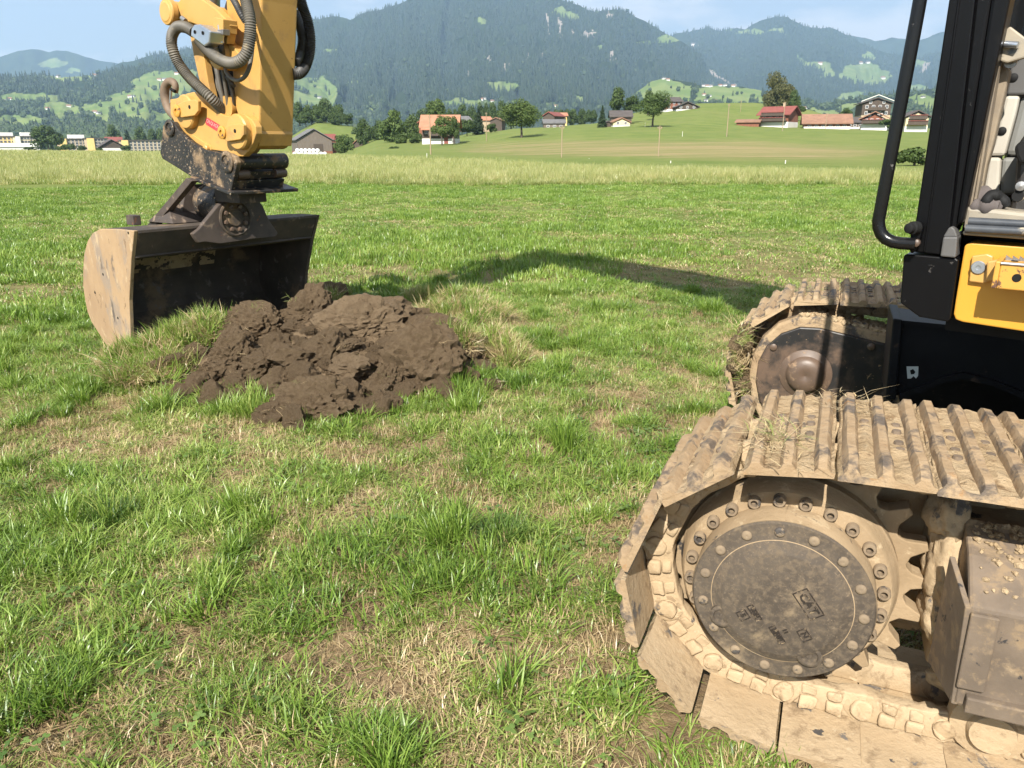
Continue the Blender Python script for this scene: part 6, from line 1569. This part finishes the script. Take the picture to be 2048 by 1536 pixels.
# --- apartment blocks of the village at the far left
def block(label, x0, x1, yb, yt, d, wallm, floors, nwin, side=None, pent=False, sx=.22):
    cx = (x0 + x1) / 2; k = mpp(cx, d); wid = (x1 - x0) * k; hh = (yb - yt) * k
    P = on_dist(cx, yb, d); root = tag(empty('apartment_block', P, -math.atan2(P[0], P[1]) + R(8)), label, 'apartment block')
    link('wall', MB().box((0, 6, hh / 2 - 1), (wid, 12, hh + 2)).mesh('wall', wallm), root)
    if side: link('stair_tower', MB().box((-wid / 2 + wid * sx / 2, -.4, hh / 2), (wid * sx, 1.2, hh + .6)).mesh('stair_tower', side), root)
    link('roof', MB().box((0, 6, hh + .3), (wid + 1.2, 13.2, .5)).mesh('roof', H['roof_dark']), root)
    if pent: link('penthouse', MB().box((wid * .1, 7, hh + 1.7), (wid * .5, 7, 2.4)).mesh('penthouse', H['white']), root)
    fh = hh / floors
    x_lo = -wid / 2 + (wid * sx if side else 0) + .4
    for f in range(floors):
        for i in range(nwin):
            x = x_lo + (wid / 2 - .4 - x_lo) * (i + .5) / nwin
            add_window(root, x, -.05, fh * (f + .55), 1.5, 1.5)
    return root
block('pale yellow apartment block farthest left above the white tent roof', -18, 37, 294, 275, 640, H['yellow'], 3, 6, H['white'], True)
block('pale yellow apartment block left of the big village tree', 37, 73, 294, 275, 630, H['cream'], 3, 5, H['white'], True)
block('tan apartment block right of the big village tree', 126, 180, 301, 280, 600, H['tan'], 4, 6, H['yellow'], True)
block('apartment block with bright yellow end wall behind the dark gabled barn', 179, 216, 301, 279, 585, H['tan'], 4, 4, H['yellow'], False, .34)
block('long tan apartment block with yellow end wall right of the dark gabled barn', 250, 322, 305, 283, 560, H['tan'], 4, 8, H['yellow'], False, .16)
block('tan apartment block half hidden by the excavator arm', 318, 372, 305, 284, 575, H['tan'], 4, 5, H['yellow'], False, .3)
house('barn', 'dark gabled barn with white base in front of the apartment blocks', 'barn', 202, 250, 304, 295, 281, 480, 'gable', H['wood_dark'], H['roof_dark'], H['white'], 2.0, 14, 6, .8)
house('farmhouse', 'red roofed house rising behind the dark gabled barn', 'house', 214, 246, 298, 284, 276, 620, 'eave', H['tan'], H['roof_red'], None, 0, 10, 0, .8)
house('greenhouse', 'long white tent roof standing below the pale yellow blocks', 'greenhouse', -60, 70, 298, 294, 288.5, 520, 'eave', H['white'], H['white'], None, 0, 9, 6, .4)
# --- bales
BALE = MB().lathe((0, 0, .6), (0, 1, 0), [(0, -.6), (.52, -.6), (.60, -.54), (.62, 0), (.60, .54), (.52, .6), (0, .6)], 18).mesh('silage_bale', mat('white_bale_wrap', (0.72, 0.72, 0.70), (0.62, 0.63, 0.62), 2, .45), smooth=40)
for lv, (y_, x0_, x1_, n_) in enumerate(((311.5, 586, 654, 9), (306, 592, 640, 6))):
    for i in range(n_):
        px = x0_ + (x1_ - x0_) * (i + .5) / n_; P = on_dist(px, 311.5, 262)
        o = link('silage_bale', BALE); o.location = (P[0], P[1], P[2] + lv * 1.0); o.rotation_euler = (0, 0, rr.uniform(-.3, .3) + lv * .2)
        tag(o, ('white wrapped silage bale in the bottom row before the grey barn, %s from the left' if lv == 0 else 'white wrapped silage bale stacked on top of the row, %s from the left') % 'first second third fourth fifth sixth seventh eighth ninth'.split()[i], 'bale', 'silage bales in front of the grey barn')
# --- poles and posts
PM = mat('weathered_pole', (0.32, 0.24, 0.15), (0.24, 0.18, 0.12), 2, .9, stretch=(3, 3, .2)); PW = mat('pale_post', (0.6, 0.58, 0.52), None, 2, .8)
def pole(label, px, yt, yb, d, r=.11, m=PM, cat='pole', ins=True, name='utility_pole'):
    P = on_dist(px, yb, d); hh = (yb - yt) * mpp(px, d)
    root = tag(empty(name, P), label, cat)
    link('shaft', MB().cyl((0, 0, -.5), (0, 0, hh), r, r * .7, 8).mesh('shaft', m), root)
    if ins:
        b = MB(); b.cyl((-.22, 0, hh - .35), (.22, 0, hh - .35), .03, seg=6)
        for s_ in (-1, 1): b.lathe((s_ * .2, 0, hh - .32), (0, 0, 1), [(.05, 0), (.07, .08), (.04, .2), (0, .2)], 8)
        link('insulator_arm', b.mesh('insulator_arm', PM), root)
pole('thin wooden pole in front of the orange roofed house', 862, 236, 324, 118)
pole('thin wooden pole left of the lone round tree', 973, 229, 281, 205)
pole('wooden pole in the hay below the yellow house', 1123, 256, 327, 92, .07)
pole('wooden pole at the foot of the slope under the second round tree', 1316, 256, 326, 92, .07)
pole('tall pale pole on the green slope left of the red roofed chalet', 1453, 213, 277, 175)
pole('slim pole in front of the red roofed chalet', 1564, 209, 268, 215)
pole('short pole beside the long rusty barn', 1651, 228, 257, 240, .09)
pole('small pole on the hilltop near the dark tree group', 1481, 203, 221, 300, .09)
for i, (px, yt, yb, d) in enumerate(((1341, 322, 332, 66), (1570, 321, 333, 64), (1365, 263, 268, 170), (854, 307, 317, 100), (1178, 317, 324, 85), (1290, 246, 254, 228), (1300, 245, 254, 228))):
    pole(['short pale fence post at the field edge under the middle of the slope', 'short pale fence post at the field edge left of the handrail', 'tiny pale post halfway up the green slope', 'short pale post beside the pole below the orange roof', 'thin post in the field edge right of the hay pole', 'left one of two thin stakes by the second round tree', 'right one of two thin stakes by the second round tree'][i], px, yt, yb, d, .05, PW, 'post', False, 'fence_post')
# --- farmhouses on the hills, a few pixels each
def far_house_mesh(rm):
    b = MB(); b.box((0, 0, 1.5), (12, 9, 7)); b.prism([(-7, -5.5, 4.6), (-7, 0, 8.2), (-7, 5.5, 4.6)], (14, 0, 0), 1); return b.mesh('hill_farmhouse', [H['white'], rm])
FH = [far_house_mesh(H['roof_brown']), far_house_mesh(H['roof_grey'])]
def land_point(land, px, py):
    i = np.abs(land.PX[:, 0] - px).argmin(); k = np.abs(land.PY[i] - py).argmin(); return land.V[i, k]
FARMS = {}
ORD = 'first second third fourth fifth sixth seventh eighth ninth tenth eleventh twelfth thirteenth fourteenth fifteenth sixteenth seventeenth eighteenth nineteenth twentieth twenty-first twenty-second'.split()
k = 0
for land, nm, L_ in ((LEFT, 'white farmhouse on the wooded left hills', [(20, 200), (8, 203), (75, 226), (182, 229), (190, 226), (196, 228), (258, 194), (268, 194), (318, 161), (328, 160), (355, 149), (203, 246), (137, 214), (118, 155), (190, 153), (322, 221), (95, 219), (560, 186), (610, 216), (640, 196)]),
                     (MAIN, 'pale farmhouse at the foot of the big mountain', [(962, 201), (970, 199), (984, 203), (896, 216), (1018, 206), (1006, 204), (618, 196), (700, 176), (1110, 214)]),
                     (NEARHILL, 'small white house on meadows beyond the hilltop', [(1328, 158), (1336, 160), (1408, 172), (1416, 173), (1424, 173), (1440, 171), (1452, 172), (1466, 173), (1420, 193), (1408, 191), (1412, 203), (1428, 203), (1604, 215), (1612, 217), (1846, 196)]),
                     (RIGHT, 'tiny alpine hut on the right mountain', [(1722, 128), (1734, 127), (1765, 158), (1385, 91), (1640, 128)])):
    for px, py in L_:
        P = land_point(land, px, py); o = link('hill_farmhouse', FH[k % 2]); k += 1
        o.location = Vector(P) + Vector((0, 0, -1.0)); o.rotation_euler = (0, 0, rr.uniform(-.7, .7))
        s_ = np.hypot(P[0], P[1]) / FPX * 6.5 / 12; o.scale = (s_,) * 3
        FARMS.setdefault(nm, []).append((px, o))
for nm, lst in FARMS.items():
    lst.sort(key=lambda t: t[0])
    for i, (px, o) in enumerate(lst): tag(o, nm + ', %s from the left' % ORD[i], 'farmhouse', nm.replace('white farmhouse', 'farmhouses').replace('pale farmhouse', 'farmhouses').replace('small white house', 'houses').replace('tiny alpine hut', 'huts'))
# ================================================================== TREES
BARK = mat('tree_bark', (0.06, 0.045, 0.033), (0.10, 0.08, 0.06), 2, .95, stretch=(3, 3, .6))
L_DARK = leaf_mat('dark_broadleaf_crown', (0.030, 0.055, 0.014), (0.085, 0.125, 0.032), .22, .25)
L_MID = leaf_mat('green_broadleaf_crown', (0.045, 0.080, 0.018), (0.120, 0.165, 0.042), .25, .25)
L_SPR = leaf_mat('spruce_crown', (0.014, 0.030, 0.012), (0.045, 0.070, 0.026), .1, .25)
L_OLD = leaf_mat('olive_brown_conifer_crown', (0.050, 0.055, 0.018), (0.125, 0.125, 0.045), .2, .25)
def leaf_quads(P, N, size, r, m, name='crown'):
    n = len(P); V = np.empty((n * 4, 3)); 
    u = np.cross(N, rng.normal(size=(n, 3))); u /= np.linalg.norm(u, axis=1)[:, None] + 1e-9; w = np.cross(N, u)
    s = (size * rng.uniform(.6, 1.4, n))[:, None]
    V[0::4] = P - u * s; V[1::4] = P - w * s * .6; V[2::4] = P + u * s; V[3::4] = P + w * s * .6
    me = bpy.data.meshes.new(name); me.from_pydata(V.tolist(), [], [(4 * i, 4 * i + 1, 4 * i + 2, 4 * i + 3) for i in range(n)])
    me.materials.append(m); me.attributes.new('tone', 'FLOAT', 'FACE').data.foreach_set('value', rng.random(n).astype(np.float32))
    return me
def broad_crown(seed, m, lobes=16, n=4200, shape=(1, 1, .9), size=.075, bottom=-.8):
    """unit crown: radius 1 about the origin"""
    r = np.random.default_rng(seed); C = []
    while len(C) < lobes:
        c = r.normal(0, .5, 3)
        if np.linalg.norm(c) < .82 and c[2] > bottom * .8: C.append((c, r.uniform(.26, .44)))
    P = []; N = []
    per = n // lobes
    for c, q in C:
        d = r.normal(size=(per, 3)); d /= np.linalg.norm(d, axis=1)[:, None]
        rad = q * (1 - .55 * r.random(per) ** 2.2); pts = c + d * rad[:, None] * (1 + .18 * np.array([mnoise.noise(Vector(x * 5 + seed)) for x in d]))[:, None]
        P.append(pts); N.append(d + r.normal(0, .55, d.shape) + np.array([0, 0, .35]))
    P = np.vstack(P) * np.array(shape); N = np.vstack(N); N /= np.linalg.norm(N, axis=1)[:, None]
    return leaf_quads(P, N, size, r, m)
def spruce_crown(seed, m, n=3600, size=.040, width=.30, droop=.5):
    """unit height, base at 0"""
    r = np.random.default_rng(seed); P = []; N = []
    tiers = 17
    for k in range(tiers):
        t = k / (tiers - 1); z = .08 + .9 * t; R_ = width * (1 - t) ** .85 + .012
        nb = int(5 + 8 * (1 - t)); ph = r.random() * 6
        for j in range(nb):
            a = ph + 6.283 * j / nb + r.normal(0, .15); L_ = R_ * r.uniform(.7, 1.12)
            q = max(3, int(n / (tiers * 9)) )
            s = r.random(q) ** .7 * L_
            side = r.normal(0, .12, q) * (.4 * L_ + .02)
            x = s * math.cos(a) - side * math.sin(a); y = s * math.sin(a) + side * math.cos(a)
            zz = z - droop * s * .5 + r.normal(0, .008, q)
            P.append(np.stack([x, y, zz], 1)); N.append(np.stack([np.cos(a) * .5 + r.normal(0, .4, q), np.sin(a) * .5 + r.normal(0, .4, q), .8 + r.normal(0, .2, q)], 1))
    P = np.vstack(P); N = np.vstack(N); N /= np.linalg.norm(N, axis=1)[:, None]
    return leaf_quads(P, N, size, r, m)
def trunk_mesh(seed, h, r0, spread, crown_z):
    r = random.Random(seed); b = MB()
    top = np.array([r.uniform(-.1, .1) * spread, 0, h])
    b.tube(spline([(0, 0, -.6), (0, 0, h * .35), top * np.array([1, 1, .8]), top], 10), r0, 8, taper=np.linspace(1.25, .35, 10))
    for k in range(6):
        a = 6.283 * k / 6 + r.uniform(-.4, .4); z0 = h * r.uniform(.42, .7)
        e = np.array([math.cos(a) * spread * r.uniform(.4, .75), math.sin(a) * spread * r.uniform(.4, .75), crown_z + r.uniform(-.2, .5) * spread])
        p0 = top * (z0 / h); p0[2] = z0
        b.tube(spline([p0, (p0 + e) / 2 + np.array([0, 0, .12 * spread]), e], 8), r0 * .42, 6, taper=np.linspace(1, .25, 8))
    return b.mesh('trunk', BARK, smooth=60)
SPRUCE = [spruce_crown(s, L_SPR) for s in (21, 22)]; OLDC = [broad_crown(31, L_OLD, 26, 8000, (1, 1, 1), .055), broad_crown(32, L_OLD, 28, 8000, (1, 1, 1), .055)]
BROAD = {'dark': [broad_crown(s, L_DARK) for s in (1, 2, 3)], 'mid': [broad_crown(s, L_MID) for s in (4, 5, 6)], 'bush': [broad_crown(s, L_DARK, 12, 3000, (1, 1, .75), .09) for s in (7, 8)], 'old': OLDC, 'big': [broad_crown(11, L_MID, 38, 11000, (1, 1, .9), .042, -.75), broad_crown(12, L_MID, 36, 10000, (1, 1, .88), .044, -.75)]}
_tn = [0]
ROWS = {}
def tree(label, cx, yb, yt, wpx, d, kind, trunk_frac=.18, group=None, name='tree', cat='tree', zrot=None):
    _tn[0] += 1; k_ = _tn[0]
    k = mpp(cx, d); hh = (yb - yt) * k; w = wpx * k
    P = on_dist(cx, yb, d); root = tag(empty(name, P), label, cat, group)
    if group: ROWS.setdefault(group, []).append((cx, root, label))
    if kind == 'spruce':
        me = SPRUCE[k_ % 2]
        o = link('crown', me, root); f = w / (.6 * hh); o.scale = (hh * f, hh * f, hh)
        link('trunk', MB().cyl((0, 0, -.6), (0, 0, hh * .9), .018 * hh, .004 * hh, 8).mesh('trunk', BARK), root)
    else:
        ms = BROAD[kind]; me = ms[k_ % len(ms)]
        cz = hh * (trunk_frac + (1 - trunk_frac) / 2); rz = hh * (1 - trunk_frac) / 2
        o = link('crown', me, root); o.location = (0, 0, cz); o.scale = (w / 2 * 1.06, w / 2 * 1.06, rz * (1.55 if kind == 'bush' else 1.12))
        link('trunk', trunk_mesh(k_, cz, max(.12, .028 * hh), w / 2, cz), root)
    o.rotation_euler = (0, 0, rr.random() * 6.28 if zrot is None else zrot)
    return root
tree('lone round walnut tree standing on the meadow slope', 1043, 276, 203, 78, 200, 'big', .20)
tree('round spreading tree on the slope right of the dark slate barn', 1305, 254, 189, 72, 226, 'big', .26)
tree('dense round tree rising behind the dark slate barn', 1234, 232, 179, 38, 262, 'dark', .1)
tree('feathery tree between the round tree and the dense one behind', 1264, 234, 194, 34, 264, 'dark', .1)
tree('small dark spruce left of the cream cottage', 1204, 255, 215, 20, 232, 'spruce')
tree('tall tree top showing behind the round spreading tree', 1296, 226, 184, 26, 275, 'dark', .1)
tree('tall olive conifer of the pair on the hilltop', 1546, 224, 158, 44, 330, 'old', .0)
tree('broad olive conifer right in the pair on the hilltop', 1570, 224, 168, 56, 326, 'old', .0)
tree('rounded lower tree beside the hilltop conifers', 1586, 226, 184, 30, 320, 'dark', .05)
tree('dark bush on the slope under the hilltop conifers', 1594, 228, 212, 40, 310, 'bush', .0, name='bush', cat='bush')
tree('small dark tree behind the rusty barn roof', 1690, 245, 219, 26, 300, 'dark', .1)
tree('big round bush at the field edge beside the black cab pillar', 1828, 334, 292, 66, 62, 'bush', .0, name='bush', cat='bush')
tree('dark bush between the brown chalet and the handrail', 1778, 258, 238, 36, 240, 'bush', 0, name='bush', cat='bush')
tree('green tree behind the handrail left of the cream chalet', 1800, 260, 236, 30, 244, 'dark', .05)
# wood behind the grey barn
for i, (cx, yb, yt, w, d) in enumerate(((600, 250, 208, 34, 430), (624, 252, 212, 36, 425), (652, 252, 203, 44, 440), (678, 252, 212, 36, 430), (696, 254, 228, 26, 425), (640, 252, 222, 30, 420), (668, 254, 226, 28, 418), (612, 252, 224, 26, 418))):
    tree('dark tree in the small wood behind the barn', cx, yb, yt, w, d, 'dark', .05, 'trees of the small wood behind the barn')
tree('large bushy tree left of the orange roofed house', 787, 294, 226, 58, 250, 'mid', .02)
tree('slim dark tree between the barn wood and the large bushy tree', 730, 296, 240, 34, 300, 'dark', .05)
tree('round bush in front of the small brown roofed hut', 690, 309, 272, 38, 262, 'mid', .0, name='bush', cat='bush')
tree('grey green tree behind the large bushy tree', 760, 292, 246, 36, 300, 'dark', .05)
tree('tree touching the left end of the orange roof', 826, 288, 232, 42, 262, 'dark', .05)
tree('low bush at the garden left of the orange roofed house', 806, 294, 264, 34, 225, 'bush', 0, name='bush', cat='bush')
tree('second low bush at the garden left of the orange roofed house, nearer to it', 834, 292, 266, 32, 215, 'bush', 0, name='bush', cat='bush')
tree('tall tree rising behind the orange roof', 876, 268, 207, 46, 250, 'mid', .1)
tree('fruit tree in front of the orange roofed house', 884, 290, 236, 40, 186, 'mid', .22)
tree('tree leaning against the right end of the orange roofed house', 908, 286, 238, 26, 196, 'dark', .15)
tree('dark spruce right of the orange roofed house', 958, 272, 222, 28, 262, 'spruce')
tree('bushy tree between the orange roof and the dark spruce', 934, 270, 240, 36, 258, 'dark', .02)
tree('small bush at the foot of the dark spruce', 982, 266, 248, 22, 262, 'bush', 0, name='bush', cat='bush')
tree('pale bush on the bank beside the garden path', 790, 304, 292, 26, 176, 'bush', 0, name='bush', cat='bush')
for i, (cx, yb, yt, w) in enumerate(((905, 262, 220, 28), (926, 262, 214, 30), (945, 262, 216, 28), (966, 262, 208, 26), (985, 260, 211, 28), (1004, 258, 206, 30), (1022, 258, 212, 26), (850, 266, 222, 30), (1110, 256, 222, 24), (1128, 254, 220, 26), (1146, 254, 222, 26), (1165, 252, 220, 26), (1182, 250, 221, 24), (1096, 254, 224, 20))):
    tree('dark tree in the long tree belt behind the slope houses', cx, yb, yt, w, 420 + 9 * (i % 4), 'dark', .02, 'trees of the belt behind the slope houses')
for i, (cx, yb, yt, w, d, kd) in enumerate(((722, 300, 268, 30, 330, 'dark'), (748, 300, 262, 28, 320, 'bush'), (770, 298, 268, 28, 318, 'bush'), (712, 284, 256, 26, 380, 'dark'), (668, 290, 272, 26, 360, 'bush'), (700, 296, 274, 22, 330, 'bush'), (812, 284, 246, 30, 300, 'dark'), (852, 280, 240, 28, 290, 'dark'))):
    tree('bush in the thicket between barn and orange roof', cx, yb, yt, w, d, kd, 0, 'bushes of the thicket right of the barn', name='bush', cat='bush')
# village trees at the far left
tree('big dark tree standing among the apartment blocks at the far left', 98, 301, 256, 58, 500, 'dark', .04)
for i, (cx, yb, yt, w, kd) in enumerate(((230, 296, 252, 30, 'dark'), (258, 298, 262, 24, 'spruce'), (285, 298, 258, 28, 'dark'), (308, 300, 260, 26, 'dark'), (330, 300, 258, 28, 'dark'), (352, 302, 262, 24, 'dark'), (140, 302, 287, 26, 'bush'), (165, 303, 292, 20, 'bush'), (122, 303, 291, 18, 'bush'), (253, 306, 291, 18, 'bush'), (375, 304, 262, 26, 'dark'), (60, 302, 294, 22, 'bush'), (200, 303, 295, 14, 'bush'))):
    tree('garden tree among the apartment blocks', cx, yb, yt, w, 660 if kd != 'bush' else 480, kd, .03, 'garden trees of the far village')
for lst in ROWS.values():
    lst.sort(key=lambda t: t[0])
    for i, (cx, o, lab) in enumerate(lst): o['label'] = lab + ', %s from the left' % ORD[i]
# a mass of distant valley trees in front of the hills
n = 900; px = rng.random(n) * 2600 - 300; 
d = rng.uniform(700, 1150, n); az = np.arctan((px - 1024) * CP / FPX); x, y = d * np.sin(az), d * np.cos(az)
z = gz(px, d); keep = fbm(px / 60, d / 200, 2, 91) > .42
P = np.stack([x, y, z], 1)[keep]; m = len(P); hgt = rng.uniform(7, 15, m)
scatter('valley_trees', P, np.stack([np.zeros(m), np.zeros(m), rng.random(m) * 6.28], 1), np.stack([hgt * .9, hgt * .9, hgt], 1), rng.integers(2, 5, m), FAR_TREES)
